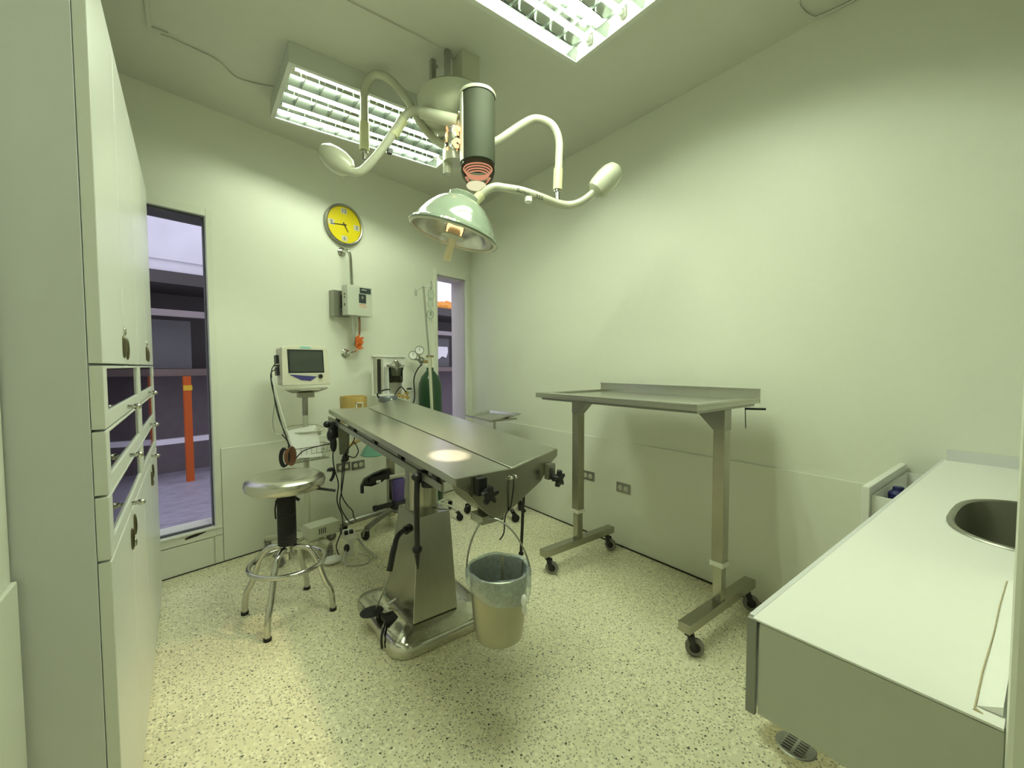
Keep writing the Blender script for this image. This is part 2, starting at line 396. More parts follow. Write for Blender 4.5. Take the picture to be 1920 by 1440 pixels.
tag(build(MB(BM).box((4.2, 3.0, 1.325), (4.98, 3.06, 1.88)), 'dark_panel', OUTPANEL, smooth=False), 'charcoal panel standing on the outdoor counter beyond the right window', 'panel')
p = thing('orange_post', 'bright orange timber post under the outdoor counter, beyond the left window', 'post', BM @ V((.61, 2.7, 0)))
build(MB(BM).box((.575, 2.66, 0), (.645, 2.715, 1.235)), 'post', OUTORANGE, p, smooth=False)
build(MB(BM).box((.568, 2.652, 1.07), (.652, 2.66, 1.13)), 'yellow_bracket', mat('yellow_paint', (.75, .5, .03), .5), p, smooth=False)
tag(build(MB(BM).box((-2.2, 2.90, .43), (1.6, 2.97, .49)), 'white_rail', OUTWALL, smooth=False), 'low white rail crossing behind the orange post outside', 'rail')
m = MB(BM)
for k in range(14):
    x = 3.6+k*.14; m.cyl((x, 2.80, 2.40+.015*(k % 3)), (x+.03, 3.6, 2.66+.03*sin(k)), .085, .085, 10)
tag(build(m, 'tiled_roof', OUTROOF), 'bright orange clay tile roof edge beyond the right window', 'roof')
m = MB(BM); P0 = [(4.52, 1.72), (4.92, 1.72), (4.93, 1.62), (4.88, 1.50), (4.78, 1.53), (4.66, 1.46), (4.54, 1.50)]
m.prism([(a+.0, 2.975, z) for a, z in P0], (0, .012, 0)); tag(build(m, 'crumpled_paper', PAPER, smooth=False), 'torn white paper stuck on the dark panel beyond the right window', 'paper')

# ------------------------------------------------------------------ ceiling lights
def fixture(x0, x1, y0, y1, label, TUBE):
    zb, zt = 2.948, CZ-.001
    t = thing('ceiling_light', label, 'light', ((x0+x1)/2, (y0+y1)/2, zb), 'fluorescent ceiling lights')
    m = MB(); w = .012
    m.box((x0, y0, zb), (x1, y0+w, zt)); m.box((x0, y1-w, zb), (x1, y1, zt)); m.box((x0, y0+w, zb), (x0+w, y1-w, zt)); m.box((x1-w, y0+w, zb), (x1, y1-w, zt)); m.box((x0+w, y0+w, zt-.01), (x1-w, y1-w, zt))
    build(m, 'housing', FIXP, t, smooth=False)
    m = MB(); r = .022
    m.box((x0-.004, y0-.004, zb-.006), (x1+.004, y0+r, zb)); m.box((x0-.004, y1-r, zb-.006), (x1+.004, y1+.004, zb)); m.box((x0-.004, y0+r, zb-.006), (x0+r, y1-r, zb)); m.box((x1-r, y0+r, zb-.006), (x1+.004, y1-r, zb))
    build(m, 'frame', FIXP, t, smooth=False, bevel=.001)
    n = 3; dy = (y1-y0-2*w)/n
    m = MB()   # long reflector ridges between the tubes
    for k in range(n+1):
        y = y0+w+k*dy; h = .056; bw = .022 if 0 < k < n else .014
        yy0, yy1 = (y-bw, y+bw)
        if k == 0: yy0 = y+.001
        if k == n: yy1 = y-.001
        m.prism([(x0+w+.001, yy0, zb+h), (x0+w+.001, y+(.001 if k == 0 else 0), zb+.002), (x0+w+.001, y+(-.001 if k == n else .001), zb+.002), (x0+w+.001, yy1, zb+h)], (x1-x0-2*w-.002, 0, 0))
    nb = 11
    for j in range(1, nb+1):       # curved cross blades
        x = x0+(x1-x0)*j/(nb+1)
        for k in range(n):
            ya = y0+w+k*dy+.004; yb = ya+dy-.008; pts = [(x, ya, zb+.002), (x, yb, zb+.002)]
            for q in range(9):
                u = q/8; pts.append((x, yb+(ya-yb)*u, zb+.012+.040*abs(2*u-1)**2.2))
            m.prism(pts, (.0035, 0, 0))
    build(m, 'louver', LOUVW, t, smooth=False)
    m = MB()
    for k in range(n):
        y = y0+w+(k+.5)*dy
        for sgn in (-1, 1):
            pts = []
        m.prism([(x0+.04, y-.085, zb+.060), (x0+.04, y-.04, zt-.014), (x0+.04, y+.04, zt-.014), (x0+.04, y+.085, zb+.060), (x0+.04, y+.08, zb+.060), (x0+.04, y+.036, zt-.018), (x0+.04, y-.036, zt-.018), (x0+.04, y-.08, zb+.060)], (x1-x0-.08, 0, 0))
    build(m, 'reflector', LOUV, t, smooth=False)
    for k in range(n):
        y = y0+w+(k+.5)*dy
        o = build(MB().cyl((x0+.05, y, zb+.050), (x1-.05, y, zb+.050), .0125, seg=16), 'fluorescent_tube', TUBE, t)
        build(MB().cyl((x0+.03, y, zb+.050), (x0+.05, y, zb+.050), .0155, seg=14).cyl((x1-.05, y, zb+.050), (x1-.03, y, zb+.050), .0155, seg=14), 'tube_cap', GALV, o)
        build(MB().box((x0+.015, y-.012, zb+.03), (x0+.029, y+.012, zb+.085)).box((x1-.029, y-.012, zb+.03), (x1-.015, y+.012, zb+.085)), 'lamp_holder', WHITEP, t, smooth=False)
    return t
fixture(.468, 1.655, 2.525, 3.150, 'fluorescent ceiling light with three lit tubes, nearer the windows and clock', TUBES[0])
fixture(.495, 1.690, .985, 1.633, 'fluorescent ceiling light nearest the camera, cut off by the top of the photo', TUBES[1])

# ceiling wiring
def wire(pts, r, name, label, cat='cable', m_=CEILP, flat=False):
    m = MB(); m.tube(pts, r, 8, smooth=4); return tag(build(m, name, m_), label, cat)
zc = CZ-.006
m = MB(); m.box((-.112, 1.6, CZ-.012), (-.095, 2.85, CZ-.0005)); m.box((-.112, 2.832, CZ-.010), (-.03, 2.85, CZ-.0005))
tag(build(m, 'wire_moulding', CEILP, smooth=False, bevel=.001), 'painted wire moulding running along the ceiling above the cabinet', 'cable cover')
wire([(-.06, 2.865, zc), (.067, 2.888, zc), (.186, 2.922, zc), (.268, 3.02, zc), (.376, 3.015, zc), (.462, 2.985, zc)], .0055, 'ceiling_cable', 'painted cable snaking over the ceiling to the far fluorescent light')
m = MB(); m.box((.1, 2.080, CZ-.010), (1.145, 2.096, CZ-.0005)); tag(build(m, 'wire_moulding', CEILP, smooth=False, bevel=.001), 'thin straight wire moulding leading to the surgical lamp mount', 'cable cover')
wire([(2.20, .70, zc), (2.309, .80, zc), (2.374, .816, zc), (2.464, .805, zc), (2.50, .77, zc), (2.52, .60, zc), (2.523, .2, zc)], .0055, 'ceiling_cable', 'painted cable curving over the ceiling by the right wall')

# ------------------------------------------------------------------ surgical light
HC = V((1.27, 2.12, 0))
t = thing('surgical_light', 'cream double-headed surgical lamp hanging from the ceiling over the steel table', 'lamp', (HC.x, HC.y, CZ))
build(MB().box((1.22, 2.02, 2.86), (1.33, 2.13, CZ-.001)), 'mount_box', LAMPP, t, smooth=False, bevel=.002)
for (x, y) in ((1.165, 2.085), (1.135, 2.20)):
    build(MB().box((x-.014, y-.014, 2.80), (x+.014, y-.010, CZ-.001)).box((x-.014, y-.010, 2.80), (x-.010, y+.014, CZ-.001)).cyl((x, y, 3.03), (x+.03, y, 3.03), .010), 'strut', GALV, t, smooth=False)
DC = V((1.235, 2.14, 0))
build(MB().lathe([(0, 2.875), (.12, 2.872), (.185, 2.86), (.205, 2.84), (.208, 2.81), (.195, 2.76), (.165, 2.715), (.12, 2.68), (.06, 2.662), (0, 2.66)], Matrix.Translation(DC), 48), 'canopy', LAMPP, t)
build(MB().cyl((DC.x, DC.y, 2.56), (DC.x, DC.y, 2.74), .045, seg=28).cyl((DC.x, DC.y, 2.50), (DC.x, DC.y, 2.60), .062, seg=28), 'hub', LAMPP, t)
# swivel cap seen left of the hub
sw = build(MB().lathe([(0, 2.690), (.03, 2.688), (.050, 2.678), (.055, 2.660), (.055, 2.640), (.045, 2.632), (0, 2.632)], Matrix.Translation((1.208, 2.172, 0)), 32).cyl((1.208, 2.172, 2.44), (1.208, 2.172, 2.64), .026, seg=24).cyl((1.208, 2.172, 2.65), (DC.x, DC.y, 2.56), .03), 'swivel', LAMPP, t)
# swing arms
a1 = build(MB().tube([(1.24, 2.09, 2.51), (1.302, 2.032, 2.545), (1.398, 1.962, 2.597), (1.519, 1.875, 2.694), (1.579, 1.830, 2.722), (1.645, 1.776, 2.690), (1.676, 1.750, 2.61), (1.674, 1.746, 2.50), (1.668, 1.744, 2.40), (1.664, 1.744, 2.335)], .021, 16, smooth=6), 'swing_arm', LAMPP, t)
build(MB().cyl((1.662, 1.744, 2.325), (1.669, 1.745, 2.44), .0255, seg=20), 'sleeve', LAMPC, a1, label='yellowed sleeve on the right swing arm')
build(MB().cyl((1.655, 1.732, 2.238), (1.662, 1.744, 2.327), .012, seg=14).cyl((1.661, 1.744, 2.312), (1.662, 1.744, 2.327), .019, seg=14), 'pivot_pin', CHROME, a1)
a2 = build(MB().tube([(1.20, 2.175, 2.60), (1.155, 2.212, 2.63), (1.10, 2.26, 2.71), (1.037, 2.316, 2.852), (.969, 2.375, 2.965), (.905, 2.425, 3.005), (.861, 2.459, 2.975), (.842, 2.470, 2.90), (.838, 2.466, 2.78), (.834, 2.460, 2.62)], .0225, 16, smooth=6), 'swing_arm', LAMPP, t)
build(MB().cyl((.833, 2.459, 2.575), (.837, 2.465, 2.73), .0275, seg=20), 'sleeve', LAMPC, a2, label='yellowed sleeve on the left swing arm')
build(MB().cyl((.832, 2.458, 2.525), (.833, 2.459, 2.578), .012, seg=14).cyl((.832, 2.458, 2.560), (.833, 2.459, 2.578), .021, seg=14), 'pivot_pin', CHROME, a2)
# head 1 : the dome
C1 = V((1.118, 1.956, 2.030)); rv = V((.793, -.609, 0))
ax = (V((0, 0, 1))*cos(.27)+rv*sin(.27)).normalized()
M1 = frame(C1, rv, ax)
h1 = build(MB().lathe([(.236, -.004), (.240, .004), (.236, .014), (.222, .022), (.205, .055), (.178, .100), (.140, .145), (.100, .176), (.078, .186), (.078, .205), (.070, .212), (.0, .212)], M1, 64), 'lamp_head', LAMPG, t, label='pale green glossy dome head with lit reflector')
build(MB().lathe([(.234, -.004), (.225, -.010), (.214, -.004), (.214, .006), (.220, .010), (.236, .008)], M1, 64), 'rim', LAMPP, h1)
build(MB().lathe([(.214, .004), (.205, .040), (.175, .085), (.130, .125), (.080, .150), (.0, .160)], M1, 64), 'reflector', mat('faceted_reflector', (.55, .54, .50), .22, .9, vary=.55, scale=11), h1)
build(MB().lathe([(.046, .12), (.048, .03), (.046, .01), (.03, .004)], M1, 32), 'heat_filter', CLEAR, h1)
mb = MB()
for q in range(3): mb.tube([M1 @ V((.040*cos(a), .040*sin(a), .034+q*.022)) for a in [2*pi*k/20 for k in range(20)]], .0045, 8, closed=True)
build(mb, 'filament', GLOW, h1)
build(MB().lathe([(0, .045), (.03, .043), (.032, .005), (.032, -.002), (.060, -.006), (.062, -.012), (.030, -.022), (.020, -.026), (.0, -.026)], M1, 32), 'filter_cap', LAMPP, h1)
build(MB().lathe([(.020, -.024), (.018, -.08), (.021, -.135), (.0, -.137)], M1, 24), 'handle', mat('warm_handle_plastic', (.85, .74, .50), .4), h1)
arm = build(MB().tube([(1.165, 1.915, 2.16), (1.206, 1.903, 2.195), (1.255, 1.872, 2.255), (1.300, 1.842, 2.283), (1.345, 1.808, 2.278), (1.422, 1.758, 2.265), (1.53, 1.715, 2.240), (1.62, 1.70, 2.228), (1.69, 1.665, 2.225), (1.735, 1.615, 2.245), (1.775, 1.565, 2.29), (1.80, 1.54, 2.32)], .021, 16, smooth=6), 'lamp_arm', LAMPP, t)
build(MB().cyl((1.165, 1.925, 2.145), (1.243, 1.880, 2.242), .026, seg=20), 'sleeve', LAMPC, arm)
pts = [V((1.765, 1.575, 2.275)), V((1.875, 1.49, 2.425))]
dd = (pts[1]-pts[0]).normalized()
build(MB().lathe([(0, -.095), (.035, -.092), (.055, -.078), (.062, -.05), (.064, .0), (.060, .045), (.048, .078), (.028, .094), (0, .098)], frame(V((1.822, 1.535, 2.347)), (0, 0, 1), dd), 32), 'counterweight', LAMPP, arm)
build(MB().cyl((1.452, 1.745, 2.236), (1.452, 1.745, 2.212), .020, seg=20).cyl((1.452, 1.745, 2.212), (1.452, 1.745, 2.205), .012), 'arm_knob', WHITEP, arm)
ad = (V((1.60, 1.68, 2.205))-V((1.345, 1.808, 2.278))).normalized(); nn = (V((0, 0, H))-V((1.42, 1.75, 2.25))); nn = (nn-ad*nn.dot(ad)).normalized()
text('Burton', .026, frame(V((1.425, 1.757, 2.260))+nn*.0245, ad, nn), BLACKT, 'lettering', arm)
text('355', .030, frame(V((1.505, 1.724, 2.242))+nn*.0245, ad, nn), BLACKT, 'lettering', arm)
# head 2 : tall cylindrical head
C2 = V((1.232, 1.893, 0))
M2 = Matrix.Translation(C2)
h2 = build(MB().lathe([(0, 2.775), (.06, 2.772), (.085, 2.762), (.094, 2.748), (.094, 2.738), (.089, 2.736), (.089, 2.40), (.083, 2.392), (.083, 2.40), (0, 2.40)], M2, 64), 'lamp_head', mat('smoke_green_glazed_tube', (.045, .052, .034), .6, vary=.03, spec=.2), t, label='upright cylindrical lamp head glowing orange underneath')
build(MB().lathe([(.0935, 2.752), (.0965, 2.745), (.0935, 2.736)], M2, 64), 'rim', LAMPP, h2)
sd = V((-.93, .36, 0)).normalized()
build(MB().lathe([(.091, 2.400), (.0915, 2.735), (.093, 2.735), (.093, 2.40), (.091, 2.400)], M2 @ Matrix.Rotation(0, 4, 'Z'), 64, fn=lambda v, a, i: V((v.x, v.y, v.z)) if cos(a-2.55) > .82 else V((v.x*.9, v.y*.9, v.z))), 'side_plate', LAMPP, h2)
build(MB().lathe([(.086, 2.398), (.088, 2.36), (.078, 2.325), (.055, 2.30), (.030, 2.292)], M2, 48), 'glass_bowl', CLEAR, h2)
mb = MB()
for q in range(4):
    mb.tube([M2 @ V(((.074-.007*q)*cos(a), (.074-.007*q)*sin(a), 2.372-q*.010)) for a in [2*pi*k/28 for k in range(28)]], .0035, 6, closed=True)
build(mb, 'heat_filter', GLOWO, h2)
build(MB().lathe([(0, 2.278), (.048, 2.279), (.052, 2.286), (.048, 2.292), (0, 2.292)], M2 @ Matrix.Translation((-.01, 0, 0)), 40), 'lens_disc', GLOWC, h2)
mb = MB()
for q in range(2):
    z = 2.50+q*.062
    mb.tube([C2+V((-.085, .035, z)), C2+V((-.105, .03, z+.004)), C2+V((-.11, .055, z+.002)), C2+V((-.085, .078, z-.004))], .009, 8, smooth=4)
build(mb, 'filament', GLOW, h2)
build(MB().lathe([(.034, -.05), (.037, .0), (.034, .05), (.0, .052)], Matrix.Translation(C2+V((-.12, .055, 2.515))), 24), 'glass_sleeve', CLEAR, h2)
build(MB().cyl(C2+V((-.092, .028, 2.64)), C2+V((-.102, .03, 2.64)), .010), 'screw', CHROME, h2)
arm = build(MB().tube([(1.19, 1.935, 2.60), (1.135, 2.00, 2.635), (1.073, 2.085, 2.690), (1.035, 2.135, 2.712), (1.0, 2.165, 2.716), (.965, 2.18, 2.69), (.920, 2.20, 2.615), (.86, 2.25, 2.51), (.80, 2.31, 2.425), (.765, 2.345, 2.395), (.728, 2.38, 2.40), (.70, 2.41, 2.43)], .0225, 16, smooth=6), 'lamp_arm', LAMPP, t)
build(MB().cyl((1.035, 2.138, 2.706), (1.165, 1.962, 2.62), .031, .036, seg=24), 'sleeve', LAMPP, arm)
build(MB().cyl((.953, 2.186, 2.665), (.905, 2.215, 2.58), .026, seg=20), 'grip', LAMPC, arm)
dd = (V((.60, 2.49, 2.53))-V((.735, 2.375, 2.40))).normalized()
build(MB().lathe([(0, -.105), (.030, -.100), (.052, -.075), (.062, -.03), (.062, .02), (.054, .065), (.034, .095), (0, .105)], frame(V((.672, 2.435, 2.467)), (0, 0, 1), dd), 32), 'counterweight', LAMPP, arm)
build(MB().box((.872, 2.20, 2.475), (.895, 2.225, 2.50)), 'catch', BLACK, arm, smooth=False)

# ------------------------------------------------------------------ tall cabinets on the left
def cabinet(y0, y1, label, end):
    t = thing('storage_cabinet', label, 'cabinet', (-.39, (y0+y1)/2, 0))
    xf, xd = -.186, -.160
    m = MB(); w = .018
    m.box((-.60, y0, 0), (xf, y0+w, 2.355)); m.box((-.60, y1-w, 0), (xf, y1, 2.355)); m.box((-.60, y0+w, 2.337), (xf, y1-w, 2.355)); m.box((-.60, y0+w, 0), (-.585, y1-w, 2.337)); m.box((-.585, y0+w, 0), (xf, y1-w, .05))
    for z in (.878, 1.036, 1.195, 1.352): m.box((-.585, y0+w, z-.005), (xf-.004, y1-w, z+.005))
    build(m, 'carcass', LAMG, t, smooth=False, bevel=.001)
    ym = (y0+y1)/2; g = .003
    def door(a, b, z0, z1, hy, hz, key=None):
        d = build(MB().box((xf+.001, a+g, z0+g), (xd, b-g, z1-g)), 'door', LAMI, t, smooth=False, bevel=.002)
        build(MB().ball((xd+.003, hy, hz), .012, (.5, 1.0, 3.0)), 'handle', mat('dark_nickel', (.16, .14, .09), .3, 1) if 'dark_nickel' not in bpy.data.materials else bpy.data.materials['dark_nickel'], d)
        if key: build(MB().ball((xd+.002, hy+key[0], hz+key[1]), .010, (.5, 1, 1.4)), 'lock', CHROME, d)
    door(y0, ym, 1.355, 2.355, ym-.045, 1.412); door(ym, y1, 1.355, 2.355, ym+.045, 1.408, (-.045, .055))
    door(y0, ym, .012, .882, ym-.045, .80); door(ym, y1, .012, .882, ym+.045, .82, (0, -.06))
    for z0, z1 in ((.882, 1.040), (1.040, 1.198), (1.198, 1.355)):
        a, b = y0+g, y1-g; fw_ = .055
        m = MB(); m.box((xf+.001, a, z0+g), (xd, a+fw_, z1-g)); m.box((xf+.001, b-fw_, z0+g), (xd, b, z1-g)); m.box((xf+.001, a+fw_, z0+g), (xd, b-fw_, z0+.042)); m.box((xf+.001, a+fw_, z1-.010), (xd, b-fw_, z1-g))
        d = build(m, 'glass_drawer', LAMI, t, smooth=False, bevel=.0015)
        build(MB().box((xd-.010, a+fw_, z0+.042), (xd-.006, b-fw_, z1-.010)), 'glass_pane', DIM, d, smooth=False)
        build(MB().cyl((xd, ym, z0+.022), (xd+.018, ym, z0+.022), .006, seg=12).ball((xd+.024, ym, z0+.022), .010, (1.2, 1, 1)), 'knob', BRASS if False else CHROME, d)
    return t
cabinet(1.38, 2.29, 'tall white laminate cabinet with glass-fronted drawers, nearest the camera on the left', 0)
cabinet(2.294, 3.195, 'tall white laminate cabinet with glass drawers, beside the left window', 1)

# ------------------------------------------------------------------ counter with sink on the right
ZC = .944
t = thing('sink_counter', 'white laminate counter with inset steel sink in the right foreground', 'counter', (1.6, .1, 0))
SX, SY, SA, SB = 1.66, -.035, .255, .205   # sink centre and half sizes
def srect(a, b, n=40, e=3.2, z=0., grow=0.):
    out = []
    for k in range(n):
        th = 2*pi*k/n; c_, s_ = cos(th), sin(th)
        out.append(V((SX+(a+grow)*abs(c_)**(2/e)*(1 if c_ >= 0 else -1), SY+(b+grow)*abs(s_)**(2/e)*(1 if s_ >= 0 else -1), z)))
    return out
m = MB()
loop = srect(SA, SB, 40, 3.0, ZC); inner = [m.b.verts.new(p) for p in loop]
ring = []
X0, X1, Y0, Y1 = 1.225, RX-.002, -.60, .289
for k in range(40):       # rectangle around the sink, matched by angle
    th = 2*pi*k/40; c_, s_ = cos(th), sin(th)
    tx = ((X1-SX) if c_ > 0 else (SX-X0))/max(abs(c_), 1e-6); ty = ((Y1-SY) if s_ > 0 else (SY-Y0))/max(abs(s_), 1e-6); q = min(tx, ty)
    ring.append(m.b.verts.new((SX+c_*q, SY+s_*q, ZC)))
for k in range(40): m.b.faces.new((inner[k], inner[(k+1) % 40], ring[(k+1) % 40], ring[k]))
corn = [m.b.verts.new((X0, Y1, ZC)), m.b.verts.new((X0, Y0, ZC)), m.b.verts.new((X1, Y0, ZC)), m.b.verts.new((X1, Y1, ZC))]
cc = {}
for cv in corn:
    # corner triangle between the two ring verts straddling the corner angle
    th = math.atan2(cv.co.y-SY, cv.co.x-SX) % (2*pi); k = int(th/(2*pi)*40); m.b.faces.new((ring[k], ring[(k+1) % 40], cv))
m.box((.707, .026, ZC-.003), (X0, Y1, ZC)); m.box((.7225, .040, ZC-.020), (X0, Y1-.009, ZC-.0032))
m.box((X0, Y1-.02, ZC-.020), (X1, Y1, ZC-.0005))
build(m, 'countertop', CTOP, t, smooth=False)
build(MB().box((.714, .289, ZC-.024), (RX-.002, .297, ZC+.0005)), 'edge_strip', LAMG, t, smooth=False)
build(MB().box((.709, .025, ZC-.155), (.722, .280, ZC-.0055)), 'front_panel', mat('grey_end_panel', (.56, .57, .50), .5, vary=.01), t, smooth=False, bevel=.001)
build(MB().box((.722, .281, ZC-.152), (2.0, .289, ZC-.022)), 'side_panel', LAMG, t, smooth=False)
build(MB().box((.706, .283, ZC-.158), (.714, .297, ZC-.002)), 'corner_strip', mat('grey_edge_band', (.30, .30, .26), .5), t, smooth=False)
build(MB().box((RX-.014, -.5, ZC), (RX-.002, .284, ZC+.045)), 'backsplash', LAMG, t, smooth=False)
build(MB().prism([(.730, .048, ZC+.001), (.730, .028, ZC+.012), (.730, .028, ZC+.001)], (.47, 0, 0)), 'end_splash', CTOP, t, smooth=False)
build(MB().tube([(.725, .0495, ZC+.0005), (.82, .0505, ZC+.0005), (.95, .0492, ZC+.0005), (1.07, .0505, ZC+.0005), (1.2, .0495, ZC+.0005)], .0009, 6).tube([(.722, .050, ZC), (.718, .038, ZC-.004), (.716, .028, ZC-.012)], .0028, 6), 'sealant', mat('aged_sealant', (.45, .38, .24), .6, vary=.3, scale=60), t)
build(MB().box((1.24, -.55, ZC-.50), (1.26, .20, ZC-.03)).box((2.1, -.55, 0), (RX-.012, .27, ZC-.18)), 'support', LAMG, t, smooth=False)
def srings(mb, rings):
    R_ = [[mb.b.verts.new(p) for p in srect(SA, SB, 40, 3.0, z, g)] for g, z in rings]
    for A, B in zip(R_, R_[1:]):
        for k in range(40): mb.b.faces.new((A[k], A[(k+1) % 40], B[(k+1) % 40], B[k]))
    return R_
mb = MB(); R_ = srings(mb, [(.006, ZC+.001), (.004, ZC+.004), (-.004, ZC+.005), (-.009, ZC+.001), (-.011, ZC-.02), (-.025, ZC-.14), (-.06, ZC-.158)]); mb.b.faces.new(R_[-1])
s_ = build(mb, 'sink', STEELD, t)
build(MB().lathe([(.0, ZC-.155), (.035, ZC-.1545), (.042, ZC-.157)], Matrix.Translation((SX, SY, 0)), 24), 'sink_drain', CHROME, s_)
# open drawer beyond the counter (its cabinet stands under the counter)
t = thing('drawer_unit', 'low white cabinet with its top drawer pulled open, beyond the sink counter', 'cabinet', (2.1, .40, 0))
build(MB().box((2.0, .300, 0), (RX-.012, .318, .86)).box((2.0, .318, 0), (2.015, .322, .86)), 'carcass', LAMI, t, smooth=False)
d = build(MB().box((1.925, .405, .58), (RX-.012, .428, .908)), 'drawer_front', LAMI, t, smooth=False, bevel=.002)
m = MB(); m.box((1.945, .322, .80), (1.953, .404, .875)); m.box((RX-.05, .322, .80), (RX-.042, .404, .875)); m.box((1.953, .396, .80), (RX-.05, .404, .875)); m.box((1.953, .322, .795), (RX-.05, .404, .80))
build(m, 'drawer_box', WHITEP, d, smooth=False)
build(MB().box((1.930, .322, .775), (1.942, .404, .793)), 'runner', CHROME, d, smooth=False)
tag(build(MB().lathe([(0, .803), (.028, .803), (.030, .86), (.018, .872), (.016, .885), (0, .887)], Matrix.Translation((2.12, .362, 0)), 20), 'bottle', NAVY), 'small dark blue bottle inside the open drawer', 'bottle')
# floor drain
t = thing('floor_drain', 'round metal grate drain set in the floor by the counter', 'drain', (1.668, .53, 0))
build(MB().lathe([(0, .0015), (.050, .0015), (.054, .004), (.058, .004), (.062, .0006)], Matrix.Translation((1.668, .53, 0)), 32), 'plate', STEELD, t)
m = MB()
for row in (-.022, .022):
    for k in range(6):
        x = 1.668+(k-2.5)*.0145; m.box((x-.0036, .53+row*.85-.014, .0016), (x+.0036, .53+row*.85+.014, .0022))
build(m, 'slots', HOLE, t, smooth=False)

# ------------------------------------------------------------------ wall items on the back wall
def wb(x, off, z): 
    """point off metres in front of the back wall at world-x x"""
    p = BM @ V((wx(x), 0, z)); return p-bn*off
ck = V((1.062, 0, 2.523)); cp = wb(1.062, 0, 2.523)
MC = frame(cp-bn*.001, bd, -bn)
t = thing('wall_clock', 'round yellow-faced wall clock with a silver rim', 'clock', cp)
build(MB().lathe([(.165, 0), (.170, .012), (.168, .030), (.158, .038), (.150, .034), (.148, .020), (.0, .018)], MC, 64), 'rim', STEELD, t)
fc = build(MB().lathe([(.0, .0215), (.148, .0215), (.148, .0195)], MC, 64), 'clock_face', YELLOW, t)
for s__, a in (('12', 90), ('3', 0), ('6', 270), ('9', 180)):
    px, py = .112*cos(R(a)), .112*sin(R(a)); w_ = .026
    build(MB(MC).box((px-w_, py-.022, .0218), (px+w_, py+.022, .0224)), 'numeral_tile', mat('pale_tile', (.6, .58, .5), .5) if 'pale_tile' not in bpy.data.materials else bpy.data.materials['pale_tile'], fc, smooth=False)
    text(s__, .042, MC @ Matrix.Translation((px, py, .0226)), BLACKT, 'numeral', fc)
def hand(a, l, w):
    ca, sa = cos(R(a)), sin(R(a)); return MB(MC).prism([(-sa*w-ca*.02, ca*w-sa*.02, .025), (sa*w-ca*.02, -ca*w-sa*.02, .025), (ca*l+sa*w*.5, sa*l-ca*w*.5, .025), (ca*l-sa*w*.5, sa*l+ca*w*.5, .025)], (0, 0, .001))
build(hand(187, .118, .004), 'minute_hand', BLACKT, t, smooth=False); build(hand(302, .065, .0045), 'hour_hand', BLACKT, t, smooth=False)

t = thing('wall_conduit', 'galvanised conduit pipe bending out of the wall below the clock', 'pipe', wb(1.07, 0, 1.44))
build(MB().tube([wb(1.044, 0, 2.298), wb(1.046, .05, 2.30), wb(1.056, .085, 2.295), wb(1.068, .09, 2.26), wb(1.074, .09, 2.17), wb(1.078, .09, 1.99)], .0135, 14, smooth=4), 'pipe', CHROME, t)
build(MB().tube([wb(1.080, .09, 1.76), wb(1.084, .09, 1.68), wb(1.086, .09, 1.56), wb(1.090, .085, 1.52)], .0155, 14, smooth=3), 'pipe', GALV, t)
build(MB().tube([wb(1.062, 0, 1.455), wb(1.070, .05, 1.46), wb(1.085, .085, 1.475), wb(1.10, .09, 1.50)], .0115, 12, smooth=4), 'pipe', CHROME, t)
MF = frame(wb(1.044, 0, 2.298), bd, -bn); build(MB().lathe([(.034, 0), (.036, .006), (.026, .014), (.016, .016), (0, .016)], MF, 28), 'flange', CHROME, t)
MF = frame(wb(1.062, 0, 1.455), bd, -bn); build(MB().lathe([(.036, 0), (.038, .006), (.028, .016), (.016, .018), (0, .018)], MF, 28), 'flange', CHROME, t)
WB = Matrix(((bd.x, -bn.x, 0, 0), (bd.y, -bn.y, 0, 0), (0, 0, 1, 0), (0, 0, 0, 1)))
def wbox(mb, x0, x1, o0, o1, z0, z1, bev=0):
    X = mb.X; mb.X = BM; mb.box((wx(x0), -o1, z0), (wx(x1), -o0, z1), bev=bev); mb.X = X; return mb
t = thing('junction_box', 'flat grey metal junction box on the wall behind the pale control box', 'electrical box', wb(1.0, 0, 1.755))
build(wbox(MB(), .93, 1.075, .0, .075, 1.757, 1.965, .003), 'housing', STEELD, t, smooth=False)
build(wbox(MB(), .988, 1.002, .0755, .0765, 1.82, 1.93), 'slot', HOLE, t, smooth=False)
t = thing('control_box', 'pale grey control box with dark label and red lettering on the conduit', 'electrical box', wb(1.09, .12, 1.757))
build(wbox(MB(), .985, 1.200, .103, .19, 1.760, 2.003, .004), 'housing', GREYBOX, t, smooth=False)
L1 = build(wbox(MB(), 1.090, 1.188, .190, .1915, 1.945, 1.990), 'label_plate', DARKLBL, t, smooth=False)
L2 = build(wbox(MB(), 1.082, 1.145, .190, .1915, 1.865, 1.938), 'display_panel', DARKLBL, t, smooth=False)
random.seed(21)
def marks(x0, x1, z0, z1, off, m_, parent, name, n):      # tiny print, too small to read in the photo
    mb_ = MB(); w_ = (x1-x0)/n
    for q in range(n):
        a_ = x0+q*w_; hh = (z1-z0)*random.uniform(.55, 1)
        wbox(mb_, a_+w_*.1, a_+w_*random.uniform(.6, .9), off, off+.0004, z0, z0+hh)
    return build(mb_, name, m_, parent, smooth=False)
marks(1.105, 1.150, 1.971, 1.980, .1915, WHITET, L1, 'lettering', 7)
build(wbox(MB(), 1.106, 1.121, .1915, .192, 1.90, 1.922), 'small_window', STEELD, L2, smooth=False)
marks(1.084, 1.146, 1.846, 1.858, .190, REDTXT, t, 'lettering', 8)
marks(1.084, 1.152, 1.831, 1.837, .190, REDTXT, t, 'lettering', 14)
build(MB().box((0, 0, 0), (.001, .001, .001)), 'screw', CHROME, t) if False else None
m = MB()
